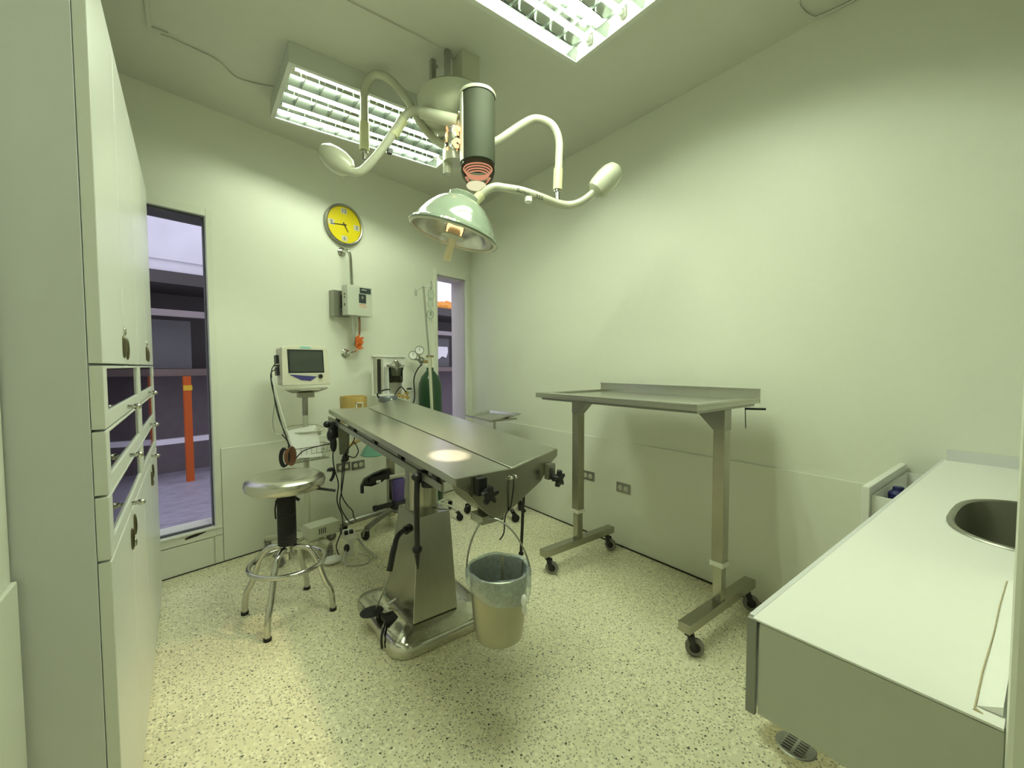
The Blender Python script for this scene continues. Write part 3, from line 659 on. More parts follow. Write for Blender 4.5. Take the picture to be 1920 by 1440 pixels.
for z, h in ((1.930, .014), (1.905, .014), (1.845, .022)):
    X = BM; m.X = BM; m.box((wx(.985)-.0015, -.150, z-h/2), (wx(.985), -.138, z+h/2))
build(m, 'switch', BLACKT, t, smooth=False)
t = thing('wire_bundle', 'tangled bundle of orange wires hanging under the control box', 'wires', wb(1.12, .1, 1.50))
build(MB().tube([wb(1.125, .11, 1.760), wb(1.126, .11, 1.70), wb(1.124, .11, 1.61)], .0045, 8).tube([wb(1.134, .11, 1.760), wb(1.136, .112, 1.70), wb(1.132, .11, 1.61)], .003, 8), 'lead', COPPERW, t)
m = MB(); random.seed(3)
for k in range(9):
    pts = []
    for j in range(7): pts.append(wb(1.125+random.uniform(-.036, .036), .105+random.uniform(-.022, .022), 1.545+random.uniform(-.05, .045)))
    pts = [wb(1.126, .11, 1.61)]+pts
    m.tube(pts, .0042, 6, smooth=5)
build(m, 'coil', ORANGEW, t)
build(MB().tube([wb(1.13, .11, 1.51), wb(1.10, .10, 1.475), wb(1.07, .06, 1.46)], .004, 6, smooth=3), 'tail', ORANGEW, t)

def outlet(M, label, grp):
    t = thing('wall_outlet', label, 'outlet', M.to_translation(), grp)
    build(MB(M).box((-.062, -.037, 0), (.062, .037, .006), bev=.002), 'plate', STEELD, t, smooth=False)
    m = MB(M)
    for s2 in (-1, 1): m.cyl((s2*.026, 0, .006), (s2*.026, 0, .0085), .018, seg=20)
    fc = build(m, 'socket', BEIGE, t)
    m = MB(M)
    for s2 in (-1, 1):
        for dy in (-.007, .007): m.box((s2*.026-.006, dy-.0014, .0085), (s2*.026+.002, dy+.0014, .0090))
        m.cyl((s2*.026+.009, 0, .0085), (s2*.026+.009, 0, .0090), .003, seg=8)
    build(m, 'slots', HOLE, fc, smooth=False)
def MR(y, z): return frame(V((RX-.011, y, z)), (0, -1, 0), (-1, 0, 0))
outlet(MR(1.938, .443), 'steel double socket low on the right wall, left of the tall table near post', 'wall outlets')
outlet(MR(2.282, .465), 'steel double socket half hidden by the far post of the tall table', 'wall outlets')
outlet(frame(wb(1.147, .011, .487), bd, -bn), 'steel double socket on the back wall, right one behind the exam table', 'wall outlets')
outlet(frame(wb(1.015, .011, .495), bd, -bn), 'steel double socket on the back wall behind the hanging black cables', 'wall outlets')

# ------------------------------------------------------------------ exam table
y0, y1 = 1.316, 3.010; SL = .0655
def tz(y): return .944+(y-y0)*SL
t = thing('operating_table', 'long stainless steel veterinary operating table with centre channel', 'table', (1.0, 2.1, 0))
def panel(xa, za, xb, zb, name):
    m = MB(); th = .030
    m.prism([(xa, y0, tz(y0)+za), (xb, y0, tz(y0)+zb), (xb, y0, tz(y0)+zb-th), (xa, y0, tz(y0)+za-th)], (0, y1-y0, (y1-y0)*SL))
    return build(m, name, STEEL, t, smooth=False, bevel=.002)
panel(.745, .002, .995, 0, 'table_panel'); panel(1.0055, 0, 1.243, .049, 'table_panel')
m = MB(); m.prism([(.9947, y0+.002, tz(y0)-.028), (1.0053, y0+.002, tz(y0)-.028), (1.0053, y0+.002, tz(y0)-.016), (.9947, y0+.002, tz(y0)-.016)], (0, y1-y0-.01, (y1-y0)*SL)); build(m, 'channel', HOLE, t, smooth=False)
# side rails
for xs, dz in ((.752, .002), (1.232, .045)):
    m = MB(); xr = xs
    m.prism([(xr-.006, y0+.10, tz(y0+.10)+dz-.052), (xr+.006, y0+.10, tz(y0+.10)+dz-.052), (xr+.006, y0+.10, tz(y0+.10)+dz-.082), (xr-.006, y0+.10, tz(y0+.10)+dz-.082)], (0, 1.62, 1.62*SL))
    rl = build(m, 'side_rail', STEELD, t, smooth=False, bevel=.001)
    m = MB()
    for k in range(5):
        y = y0+.16+k*.34; m.box((min(xr, 1.0+(xr-1.0)*.96)-.004, y-.02, tz(y)+dz-.075), (max(xr, 1.0+(xr-1.0)*.96)+.004, y+.02, tz(y)+dz-.031))
    build(m, 'bracket', BLACK, rl, smooth=False)
# under frame
m = MB()
m.prism([(.80, 1.55, tz(1.55)-.095), (1.20, 1.55, tz(1.55)-.095), (1.20, 1.55, tz(1.55)-.034), (.80, 1.55, tz(1.55)-.034)], (0, 1.20, 1.20*SL))
m.box((.93, 1.95, .84), (1.09, 2.32, .93))
build(m, 'under_frame', STEELD, t, smooth=False)
# end plate / sump at the near end
ye = y0-.001
pl = [(.745, tz(y0)+.002), (1.0, tz(y0)), (1.243, tz(y0)+.049), (1.243, tz(y0)+.019), (1.200, tz(y0)-.012), (1.150, .868), (.985, .778), (.910, .762), (.835, .832), (.790, .885), (.745, tz(y0)-.028)]
ep = build(MB().prism([(x, ye-.012, z) for x, z in pl], (0, .0115, .0)).prism([(x, ye, z-.001) for x, z in [(.80, .905), (1.20, .915), (1.150, .868), (.985, .778), (.910, .762), (.835, .832)]], (0, .150, .009)), 'end_sump', STEELV, t, smooth=False, bevel=.002)
build(MB().box((.865, 1.315, .745), (.965, 1.40, .775)), 'drain_tray', STEEL, ep, smooth=False)
build(MB().tube([(1.0, ye-.014, tz(y0)-.028), (.992, ye-.030, tz(y0)-.06), (.985, ye-.02, .80), (.970, ye-.004, .76), (.955, 1.30, .70), (.935, 1.302, .675)], .003, 6, smooth=4), 'cord', BLACK, ep)
build(MB().ball((.990, ye-.018, tz(y0)-.035), .009).ball((1.012, ye-.018, tz(y0)-.033), .008).cyl((.975, ye-.018, tz(y0)-.034), (.985, ye-.018, tz(y0)-.034), .005), 'latch', CHROME, ep)
def starknob(c, ax, r, parent, name='star_knob'):
    M = frame(V(c), (0, 0, 1), ax); m = MB(M); n = 5
    pts = []
    for k in range(n*6):
        a = 2*pi*k/(n*6); rr = r*(.72+.30*cos(n*a)); pts.append((rr*cos(a), rr*sin(a), 0))
    m.prism(pts, (0, 0, .018)); m.cyl((0, 0, -.02), (0, 0, .004), r*.45); return build(m, name, BLACK, parent)
for (x, z, s2) in ((.842, .893, -1), (1.186, .895, 1)):
    cl = build(MB().box((x-.020, ye-.040, z-.020), (x+.020, ye-.013, z+.045), bev=.003), 'clamp', BLACK if s2 < 0 else STEELD, t, smooth=False)
    starknob((x+.012, ye-.060, z-.012), (0, -1, -.12) if s2 < 0 else (.35, -1, 0), .036, cl)
# column, pedestal, base
build(MB().cyl((1.005, 2.135, .57), (1.005, 2.135, .88), .088, seg=40), 'column', STEELV, t)
bt = [(.828, 1.873), (1.074, 1.873), (1.074, 2.235), (.828, 2.235)]; tp = [(.912, 1.985), (1.096, 1.985), (1.096, 2.235), (.912, 2.235)]
m = MB(); A = [m.b.verts.new((x, y, .094)) for x, y in bt]; B = [m.b.verts.new((x, y, .572)) for x, y in tp]
m.b.faces.new(A[::-1]); m.b.faces.new(B)
for i in range(4): m.b.faces.new((A[i], A[(i+1) % 4], B[(i+1) % 4], B[i]))
pd = build(m, 'pedestal', STEELV, t, smooth=False, bevel=.003)
def rr(x0, x1, ya, yb, r, z, n=6):
    out = []
    for cx, cy, a0 in ((x1-r, yb-r, 0), (x0+r, yb-r, 90), (x0+r, ya+r, 180), (x1-r, ya+r, 270)):
        for k in range(n+1): a = R(a0+90*k/n); out.append((cx+r*cos(a), cy+r*sin(a), z))
    return out
m = MB(); rings = []
for g, z in ((0, .004), (0, .038), (.010, .056), (.030, .066), (.10, .090), (.12, .093)):
    rings.append([m.b.verts.new(p) for p in rr(.700+g, 1.26-g, 1.775+g, 2.40-g, .09-min(g, .05), z)])
m.b.faces.new(rings[0][::-1]); m.b.faces.new(rings[-1])
for A, B in zip(rings, rings[1:]):
    n = len(A)
    for k in range(n): m.b.faces.new((A[k], A[(k+1) % n], B[(k+1) % n], B[k]))
build(m, 'base', mat('polished_base_steel', (.62, .61, .54), .16, 1, vary=.25, bump=.4, scale=7), t)
# crank handle on the pedestal
ck_ = build(MB().cyl((.882, 2.02, .515), (.852, 2.00, .515), .022, seg=16).tube([(.862, 2.01, .515), (.815, 1.975, .520), (.785, 1.955, .505), (.770, 1.945, .47)], .013, 10, smooth=4).tube([(.770, 1.945, .475), (.755, 1.935, .44), (.735, 1.925, .37)], .0145, 12), 'crank_handle', BLACK, t)
build(MB().tube([(.738, 1.927, .375), (.722, 1.94, .30), (.712, 2.05, .14), (.735, 2.13, .07)], .004, 6, smooth=4), 'rod', STEELD, ck_)
# foot pedal
fp = build(MB().tube([(.86, 2.06, .05), (.80, 2.05, .075), (.76, 2.04, .085)], .014, 10).box((.735, 1.985, .072), (.80, 2.06, .090)), 'pedal_arm', BLACK, t, smooth=False)
build(MB().ball((.705, 2.10, .098), .052, (1.15, .95, .26)), 'pedal_pad', RUBBER, fp)
build(MB().tube([(.735, 1.99, .08), (.700, 1.945, .062), (.690, 1.925, .040), (.690, 1.92, .010)], .006, 8, smooth=3), 'pedal_bracket', BLACK, fp)
build(MB().cyl((.79, 2.11, .10), (.83, 2.085, .13), .006), 'pedal_pin', WHITEP, fp)

# items hanging on the table's rails
def cleat(pts, r, name, label, knobs):
    t = thing(name, label, 'restraint', pts[-1])
    build(MB().tube(pts, r, 10, smooth=3), 'strap', BLACK, t)
    for p, rr_ in knobs: build(MB().ball(p, rr_, (1, 1, .85)), 'buckle', BLACK, t)
    return t
t2 = cleat([(.735, 1.600, .885), (.730, 1.598, .80), (.732, 1.604, .70), (.735, 1.61, .60), (.735, 1.612, .555)], .012, 'restraint_strap', 'black restraint strap hanging from the left rail in front of the pedestal', [((.730, 1.600, .893), .020), ((.735, 1.612, .585), .022)])
build(MB().box((.742, 1.58, .868), (.775, 1.625, .915), bev=.004).lathe([(.0, .845), (.030, .845), (.032, .868), (0, .87)], Matrix.Translation((.785, 1.60, 0)), 20), 'clamp', BLACK, t2)
build(MB().cyl((.735, 1.612, .56), (.737, 1.613, .50), .012, .004, seg=10), 'tip', BLACK, t2)
t3 = cleat([(1.250, 1.535, .84), (1.250, 1.54, .75), (1.248, 1.545, .66), (1.247, 1.55, .56), (1.245, 1.555, .47), (1.245, 1.556, .44)], .0075, 'restraint_strap', 'thin black restraint strap hanging from the right rail behind the pail', [((1.252, 1.545, .655), .012), ((1.245, 1.556, .445), .013)])
# clamp with pulse cables at far left of the table
t4 = thing('cable_clamp', 'black clamp with small box and dangling cables at the far left of the steel table', 'clamp', (.74, 2.85, .75))
build(MB().box((.715, 2.86, .88), (.765, 2.92, .985), bev=.006).ball((.705, 2.90, .97), .022).ball((.72, 2.87, .90), .025, (1, 1, 1.6)).ball((.735, 2.87, .845), .024, (.9, 1, 2.4)), 'clamp_body', BLACK, t4)
build(MB().prism([(.752, 2.83, .955), (.812, 2.80, .955), (.803, 2.80, .775), (.76, 2.83, .775)], (.018, .03, 0)), 'box', mat('olive_grey_plastic', (.13, .13, .09), .5), t4, smooth=False, bevel=.004)
build(MB().ball((.79, 2.80, .755), .022, (1, 1, 1.2)).ball((.775, 2.80, .74), .014), 'plug', BLACK, t4)
m = MB()
m.tube([(.735, 2.87, .85), (.728, 2.86, .75), (.735, 2.855, .68), (.755, 2.85, .58), (.745, 2.85, .47), (.775, 2.85, .36), (.775, 2.86, .27), (.74, 2.87, .17), (.755, 2.88, .10)], .004, 7, smooth=6)
m.tube([(.785, 2.80, .745), (.778, 2.80, .66), (.770, 2.82, .56), (.757, 2.83, .45), (.79, 2.83, .36), (.835, 2.86, .30), (.865, 2.90, .285)], .004, 7, smooth=6)
m.tube([(.772, 2.80, .74), (.765, 2.80, .64), (.765, 2.82, .52), (.80, 2.83, .44), (.845, 2.86, .38), (.860, 2.89, .33), (.89, 2.93, .28)], .0038, 7, smooth=6)
m.tube([(.775, 2.81, .75), (.80, 2.80, .80), (.835, 2.78, .86), (.845, 2.78, .90), (.848, 2.79, .95)], .0035, 7, smooth=6)
m.tube([(.80, 2.79, .77), (.84, 2.78, .755), (.865, 2.78, .79), (.850, 2.78, .84), (.83, 2.78, .86)], .0035, 7, smooth=6)
build(m, 'cable', BLACK, t4)
build(MB().ball((.715, 2.86, .680), .019, (1.3, .8, .7)).tube([(.735, 2.86, .675), (.725, 2.86, .63), (.708, 2.86, .605)], .010, 8, smooth=3).tube([(.715, 2.86, .685), (.69, 2.86, .672)], .006, 8), 'clip', BLACK, t4)

# ------------------------------------------------------------------ pail with liner hanging at the end
BC = V((.899, 1.258, 0)); zb_, zr = .332, .592
t = thing('pail', 'steel pail lined with a translucent bag hanging from the near end of the operating table', 'bucket', (BC.x, BC.y, zb_))
MBk = Matrix.Translation(BC)
build(MB().lathe([(0, zb_), (.076, zb_), (.088, zb_+.010), (.093, zb_+.04), (.110, zr-.004), (.114, zr), (.110, zr+.002), (.107, zr-.004), (.089, zb_+.05), (.08, zb_+.012), (0, zb_+.012)], MBk, 48), 'pail_body', mat('worn_pail_steel', (.37, .355, .28), .30, .95, vary=.12, scale=10), t)
dv = V((.80, -.60, 0))
build(MB().tube([BC-dv*.120+V((0, 0, zr-.035)), BC-dv*.118+V((0, 0, zr+.03)), BC-dv*.098+V((0, .01, zr+.095)), BC-dv*.062+V((0, .03, zr+.145)), BC-dv*.02+V((0, .055, zr+.170)), BC+dv*.03+V((0, .055, zr+.168)), BC+dv*.072+V((0, .03, zr+.130)), BC+dv*.100+V((0, .01, zr+.07)), BC+dv*.115+V((0, 0, zr+.01)), BC+dv*.119+V((0, 0, zr-.03))], .0035, 8, smooth=5), 'bail_handle', STEELD, t)
random.seed(11); ph = [random.uniform(0, 6.28) for _ in range(6)]
def bagfn(v, a, i):
    w = .0045*sin(7*a+ph[0])+.003*sin(13*a+ph[1]+i)+.002*sin(21*a+ph[2]*i)
    k = 1+w/max(v.length, .1)*2.2 if i > 0 else 1
    o = V((v.x*k, v.y*k, v.z))
    sag = .5+.5*cos(a-math.atan2(dv.y, dv.x))          # hangs deeper on the right
    sag2 = .5+.5*cos(a-math.atan2(-1, -.1))
    if i <= 1: o.z -= (.036*sag+.026*sag2)+.003*sin(5*a+1)+.0015*sin(17*a)
    if i == 2: o.z -= .012*sag+.01*sag2
    if i in (4, 5): o.z += .004*sin(6*a+1)
    if i >= 7: o.z += .01*sin(5*a+ph[3])
    return o
build(MB().lathe([(.117, zr-.040), (.120, zr-.030), (.121, zr-.012), (.120, zr+.003), (.115, zr+.009), (.106, zr+.003), (.101, zr-.04), (.097, zr-.10), (.088, zr-.18), (.05, zb_+.03), (.0, zb_+.028)], MBk, 96, fn=bagfn), 'bin_liner', BAG, t)
kx = BC+dv*.082+V((-.045, -.075, 0))
build(MB().ball(kx+V((0, 0, zr-.075)), .011, (1, 1, 2.0)).ball(kx+V((.003, 0, zr-.11)), .010, (1, 1, 1.8)), 'bag_knot', PAPER, t)

# ------------------------------------------------------------------ stool
SC = V((.400, 2.535, 0))
t = thing('stool', 'round steel stool with chrome foot ring and black ribbed column', 'stool', SC)
MS = Matrix.Translation(SC)
build(MB().lathe([(0, .752), (.07, .754), (.135, .762), (.170, .760), (.192, .745), (.198, .724), (.192, .702), (.178, .690), (.170, .694), (.162, .72), (.0, .72)], MS, 56), 'seat', mat('satin_seat_steel', (.60, .59, .52), .27, 1, vary=.12, scale=3), t)
mz = MB(); prof = []
for k in range(26):
    z = .385+k*.0105; prof += [(.047, z), (.044, z+.005)]
mz.lathe([(0, .385)]+prof+[(.047, .655), (0, .655)], MS, 32); build(mz, 'column_boot', RUBBER, t)
build(MB().cyl(SC+V((0, 0, .65)), SC+V((0, 0, .72)), .030, seg=24).cyl(SC+V((0, 0, .345)), SC+V((0, 0, .388)), .038, seg=24).cyl(SC+V((0, 0, .30)), SC+V((0, 0, .345)), .018, seg=16), 'post', CHROME, t)
build(MB().tube([SC+V((.03, -.02, .672)), SC+V((.12, -.075, .684)), SC+V((.19, -.13, .677)), SC+V((.215, -.15, .672))], .008, 8, smooth=3).tube([SC+V((.03, -.02, .645)), SC+V((.055, -.045, .625))], .008).tube([SC+V((-.05, -.02, .64)), SC+V((-.058, -.025, .59)), SC+V((-.055, -.02, .54))], .004), 'lever', BLACK, t)
build(MB().tube([SC+V((.185*cos(2*pi*k/40), .185*sin(2*pi*k/40), .284)) for k in range(40)], .0125, 12, closed=True), 'foot_ring', CHROME, t)
ft = [V((.205, 2.665, 0)), V((.270, 2.335, 0)), V((.532, 2.742, 0)), V((.597, 2.412, 0))]
for f_ in ft:
    d_ = (f_-SC); L_ = d_.length; d_.normalize(); sl = SC
    g = lambda r_, z: sl+d_*r_+V((0, 0, z))
    l = build(MB().tube([g(.02, .365), g(.07, .368), g(.115, .352), g(.150, .30), g(.170, .24), g(.195, .17), g(.222, .12), g(L_-.003, .06), g(L_, .012)], .0155, 14, smooth=5), 'leg', CHROME, t)
    build(MB().cyl(f_+V((0, 0, 0)), f_+V((0, 0, .016)), .0185, seg=16), 'rubber_foot', RUBBER, l)

# ------------------------------------------------------------------ casters helper
def caster(parent, x, y, ztop, r, ang, w=.022, wheel=RUBBER, forkm=STEELD, hub=None):
    dx, dy = cos(ang), sin(ang); off = r*.55; cx, cy = x+dx*off, y+dy*off
    n = V((-dy, dx, 0))
    m = MB()
    m.cyl((x, y, ztop-.004), (x, y, ztop), r*.5, seg=16); m.cyl((x, y, 2*r), (x, y, ztop), .009, seg=10)
    for s2 in (-1, 1):
        o = n*(w*.5+.004)*s2
        m.prism([V((x-dx*.012, y-dy*.012, 2*r+.014))+o, V((x+dx*.02, y+dy*.02, 2*r+.014))+o, V((cx+dx*.012, cy+dy*.012, r*.75))+o, V((cx-dx*.012, cy-dy*.012, r*.75))+o], n*.003*s2)
    m.box((x-.016, y-.016, 2*r+.008), (x+.016, y+.016, 2*r+.016))
    c = build(m, 'caster', forkm, parent, smooth=False)
    M = frame(V((cx, cy, r)), (0, 0, 1), n)
    build(MB().lathe([(0, -w*.35), (r*.55, -w*.35), (r*.6, -w*.5), (r*.92, -w*.5), (r, -w*.3), (r, w*.3), (r*.92, w*.5), (r*.6, w*.5), (r*.55, w*.35), (0, w*.35)], M, 28), 'wheel', wheel, c)
    if hub: build(MB().lathe([(0, -w*.42), (r*.55, -w*.42), (r*.55, w*.42), (0, w*.42)], M, 20), 'wheel_hub', hub, c)
    return c

# ------------------------------------------------------------------ tall instrument table
t = thing('instrument_table', 'tall steel table with raised back rim on wheeled T-shaped feet by the right wall', 'table', (2.09, 1.5, 0))
X0, X1, Y0, Y1, ZT = 1.755, 2.385, .962, 2.040, 1.176
m = MB(); th = .030
def tq(a, b): m.box(a, b)
m.box((X0, Y0, ZT-.030), (X1, Y1, ZT-.012)); m.box((X0, Y0, ZT-.012), (X0+.09, Y1, ZT)); m.box((X0+.09, Y0, ZT-.012), (X1, Y0+.05, ZT)); m.box((X0+.09, Y1-.05, ZT-.012), (X1, Y1, ZT))
tt = build(m, 'tabletop', STEEL, t, smooth=False, bevel=.0015)
build(MB().box((X0+.035, Y0+.02, ZT-.045), (X1-.02, Y1-.02, ZT-.030)), 'under_tray', STEELD, tt, smooth=False)
build(MB().box((X1-.006, Y0, ZT-.03), (X1, Y1, ZT+.045)).box((X1-.014, Y0, ZT+.040), (X1, Y1, ZT+.046)), 'back_rim', STEEL, t, smooth=False)
for yy, s2 in ((1.985, -1), (1.015, 1)):
    ps = build(MB().box((2.058, yy-.028, .36), (2.118, yy+.028, ZT-.046)), 'post', STEELV, t, smooth=False, bevel=.002)
    build(MB().box((2.064, yy-.022, .165), (2.112, yy+.022, .36)), 'inner_post', STEELV, ps, smooth=False, bevel=.002)
    build(MB().box((2.052, yy-.034, .345), (2.124, yy+.034, .368)), 'collar', mat('white_collar', (.72, .72, .62), .4), ps, smooth=False, bevel=.002)
    build(MB().prism([(2.055, yy-s2*.0295, ZT-.0465), (2.055, yy+s2*.135, ZT-.0465), (2.055, yy+s2*.028, ZT-.15), (2.055, yy-s2*.0295, ZT-.15)], (.066, 0, 0)), 'gusset', STEELD, ps, smooth=False, bevel=.002)
    ftb = build(MB().box((1.765, yy-.030, .122), (2.44, yy+.030, .168)), 'foot', STEELV, t, smooth=False, bevel=.003)
for x, y, a in ((1.815, 1.985, -.9), (2.40, 1.985, -1.3), (1.815, 1.015, -1.0), (2.40, 1.015, -.9)):
    caster(t, x, y, .121, .042, a, .024, GREYRUB, BLACK, BLACK)
build(MB().tube([(2.28, .99, ZT-.055), (2.33, .96, ZT-.057), (2.37, .93, ZT-.058)], .006, 8).tube([(2.30, 1.0, ZT-.05), (2.31, 1.0, ZT-.16)], .0025, 6), 'lock_lever', BLACK, t)

# ------------------------------------------------------------------ mayo tray stand
t = thing('instrument_stand', 'small steel tray on a black five-star wheeled base by the right wall', 'stand', (2.2, 3.1, 0))
TC = [V((1.965, 3.257, .905)), V((1.928, 2.800, .905)), V((2.430, 3.030, .905)), V((2.336, 3.409, .905))]
cen = sum(TC, V())/4
m = MB(); inn = [c+(cen-c)*.10-V((0, 0, .018)) for c in TC]; A = [m.b.verts.new(c) for c in TC]; B = [m.b.verts.new(c) for c in inn]
m.b.faces.new(B)
for i in range(4): m.b.faces.new((A[i], A[(i+1) % 4], B[(i+1) % 4], B[i]))
tr = build(m, 'tray', STEEL, t, smooth=False, solid=.003)
build(MB().box((2.02, 2.93, .868), (2.30, 2.96, .883)).tube([(2.02, 2.945, .875), (2.14, 3.09, .875)], .01), 'tray_bracket', STEELD, t, smooth=False)
build(MB().cyl((2.165, 3.08, .14), (2.165, 3.08, .88), .013, seg=18), 'pole', CHROME, t)
sc_ = V((2.165, 3.08, 0))
for k in range(5):
    a = R(202+72*k); d_ = V((cos(a), sin(a), 0)); e = sc_+d_*.25
    l = build(MB().tube([sc_+d_*.02+V((0, 0, .135)), sc_+d_*.13+V((0, 0, .125)), sc_+d_*.21+V((0, 0, .105)), e+V((0, 0, .088))], .016, 10, smooth=3), 'leg', BLACK, t)
    caster(t, e.x, e.y, .086, .034, a+1.2, .032, RUBBER, BLACK)
build(MB().cyl(sc_+V((0, 0, .10)), sc_+V((0, 0, .17)), .035, seg=20), 'hub', BLACK, t)

# ------------------------------------------------------------------ iv stand + drip
t = thing('iv_stand', 'tall thin IV pole with two hooks standing by the right window', 'iv stand', (1.71, 3.38, 0))
build(MB().cyl((1.70, 3.42, 1.42), (1.68, 3.48, 2.055), .0085, seg=14), 'pole', STEELD, t)
build(MB().cyl((1.72, 3.35, .12), (1.70, 3.42, 1.42), .014, seg=16), 'lower_tube', LAMPP, t)
build(MB().tube([(1.623, 3.52, 2.03), (1.618, 3.52, 1.985), (1.628, 3.515, 1.97), (1.632, 3.512, 2.02), (1.66, 3.50, 2.04), (1.68, 3.48, 2.045), (1.70, 3.465, 2.05), (1.728, 3.45, 2.055), (1.738, 3.445, 2.03), (1.742, 3.44, 2.06), (1.735, 3.44, 2.10)], .0035, 8, smooth=4), 'hook', STEELD, t)
bc = V((1.72, 3.35, 0))
for k in range(4):
    a = R(28+90*k); d_ = V((cos(a), sin(a), 0)); e = bc+d_*.22
    build(MB().tube([bc+V((0, 0, .13)), bc+d_*.15+V((0, 0, .12)), e+V((0, 0, .085))], .011, 10, smooth=3), 'leg', LAMPP, t)
    caster(t, e.x, e.y, .083, .030, a+.8, .022, RUBBER, BLACK)
t = thing('infusion_bag', 'clear infusion bag with drip chamber hanging from the IV pole hook', 'infusion', (1.70, 3.41, 1.56))
build(MB().ball((1.722, 3.42, 1.975), .045, (.62, .45, 1.1)).ball((1.715, 3.415, 1.90), .04, (.6, .4, 1.2)), 'bag', FLUID, t)
build(MB().ball((1.708, 3.41, 1.80), .034, (.9, .8, 1.2)).cyl((1.708, 3.41, 1.735), (1.708, 3.41, 1.76), .014), 'drip_chamber', FLUID, t)
build(MB().box((1.702, 3.398, 1.79), (1.716, 3.403, 1.825)), 'label_tag', STEELD, t, smooth=False)
build(MB().tube([(1.706, 3.408, 1.74), (1.704, 3.402, 1.66), (1.705, 3.40, 1.50), (1.712, 3.385, 1.20), (1.72, 3.36, .95)], .002, 6, smooth=5), 'drip_tube', FLUID, t)

# ------------------------------------------------------------------ oxygen cylinder
OC = V((1.845, 3.70, 0))
t = thing('oxygen_cylinder', 'dark green gas cylinder with a twin-gauge regulator beside the right window', 'gas cylinder', OC)
MO = Matrix.Translation(OC)
build(MB().lathe([(0, .0), (.100, .0), (.112, .012), (.112, 1.12), (.106, 1.18), (.085, 1.24), (.050, 1.285), (.034, 1.305), (.034, 1.33), (0, 1.332)], MO, 40), 'tank', GREENCYL, t)
vl = build(MB().cyl(OC+V((0, 0, 1.33)), OC+V((0, 0, 1.425)), .015, seg=16).cyl(OC+V((0, 0, 1.425)), OC+V((0, 0, 1.437)), .036, seg=20).cyl(OC+V((-.09, .01, 1.385)), OC+V((.01, 0, 1.385)), .012), 'valve', BRASS, t)
build(MB().lathe([(0, 1.437), (.034, 1.437), (.038, 1.445), (0, 1.447)], MO, 20), 'valve_wheel', BLACK, vl)
rg = build(MB().ball(OC+V((-.095, -.01, 1.40)), .030, (1, 1, 1)).cyl(OC+V((-.095, -.01, 1.35)), OC+V((-.095, -.01, 1.40)), .013).cyl(OC+V((-.17, .01, 1.415)), OC+V((-.095, -.01, 1.40)), .010).cyl(OC+V((-.13, -.03, 1.45)), OC+V((-.10, -.01, 1.41)), .008), 'regulator', STEELD, t)
for c in (V((1.665, 3.685, 1.445)), V((1.715, 3.65, 1.492))):
    Mg = frame(c, (0, 0, 1), (V((0, 0, H))-c).normalized()*1.0+V((0, -.1, .15)))
    g_ = build(MB().lathe([(0, -.012), (.036, -.012), (.041, -.004), (.041, .006), (.037, .010), (.035, .004), (0, .004)], Mg, 28), 'gauge', STEELD, t)
    build(MB().lathe([(0, .0055), (.0345, .0055), (.0345, .0045)], Mg, 28), 'dial', WHITEP, g_)
    build(MB(Mg).box((-.004, -.002, .006), (.024, .002, .007)), 'needle', BLACKT, g_, smooth=False)
build(MB().tube([OC+V((-.10, -.03, 1.36)), OC+V((-.15, -.04, 1.31)), OC+V((-.19, -.05, 1.22)), OC+V((-.19, -.06, 1.05)), OC+V((-.24, -.08, .95))], .006, 8, smooth=5), 'hose', RUBBER, t)

# ------------------------------------------------------------------ anaesthesia machine
AC = V((1.345, 3.46, 0))
t = thing('anaesthesia_machine', 'wheeled anaesthesia machine with flow meter and vaporizer jar behind the operating table', 'medical machine', AC)
build(MB().box((1.318, 3.43, .07), (1.372, 3.49, 1.10), bev=.004), 'column', STEELV, t, smooth=False)
for ex, ey in ((1.06, 3.235), (.955, 3.44), (1.47, 3.30), (1.40, 3.68)):
    e = V((ex, ey, 0)); d_ = (e-AC).normalized()
    build(MB().tube([AC+V((0, 0, .115)), AC+(e-AC)*.5+V((0, 0, .110)), e+V((0, 0, .095))], .022, 10), 'leg', STEELD, t)
    caster(t, ex, ey, .090, .036, 1.9 if ex < 1.2 else .5, .030, RUBBER, STEELD)
PM = frame(V((1.385, 3.545, 0)), bd, (0, 0, 1))   # panel frame: x along, y away from room, z up
m = MB(PM); m.box((-.165, .01, 1.09), (.165, .022, 1.425)); m.box((-.170, -.012, 1.425), (.175, .024, 1.436)); bp_ = build(m, 'back_panel', WHITEP, t, smooth=False)
m = MB(PM); m.box((-.155, -.035, 1.10), (-.09, .009, 1.42)); fm = build(m, 'flow_meter', BEIGED, t, smooth=False)
build(MB(PM).box((-.147, -.038, 1.115), (-.112, -.035, 1.405)), 'scale_window', HOLE, fm, smooth=False)
build(MB(PM).cyl((-.130, -.042, 1.13), (-.130, -.042, 1.385), .006, seg=10), 'glass_tube', CLEAR, fm)
MJ = PM @ Matrix.Translation((.02, -.06, 0))
jr = build(MB().lathe([(0, 1.205), (.052, 1.205), (.056, 1.215), (.058, 1.30), (.064, 1.325), (.064, 1.335), (0, 1.335)], MJ, 32), 'vaporizer_jar', JARG, t)
build(MB().lathe([(0, 1.212), (.048, 1.212), (.050, 1.26), (0, 1.262)], MJ, 24), 'agent', OUTDARK, jr)
build(MB().lathe([(.068, 1.333), (.070, 1.348), (.058, 1.358), (.035, 1.372), (.018, 1.395), (0, 1.398)], MJ, 32).cyl(MJ @ V((-.085, 0, 1.350)), MJ @ V((.085, 0, 1.350)), .009), 'vaporizer_cap', CHROME, t)
build(MB(PM).box((-.055, -.05, 1.10), (-.045, .0, 1.34)).box((.085, -.05, 1.10), (.095, .0, 1.34)), 'jar_bracket', WHITEP, t, smooth=False)
MD = PM @ Matrix.Translation((-.115, -.135, 0))
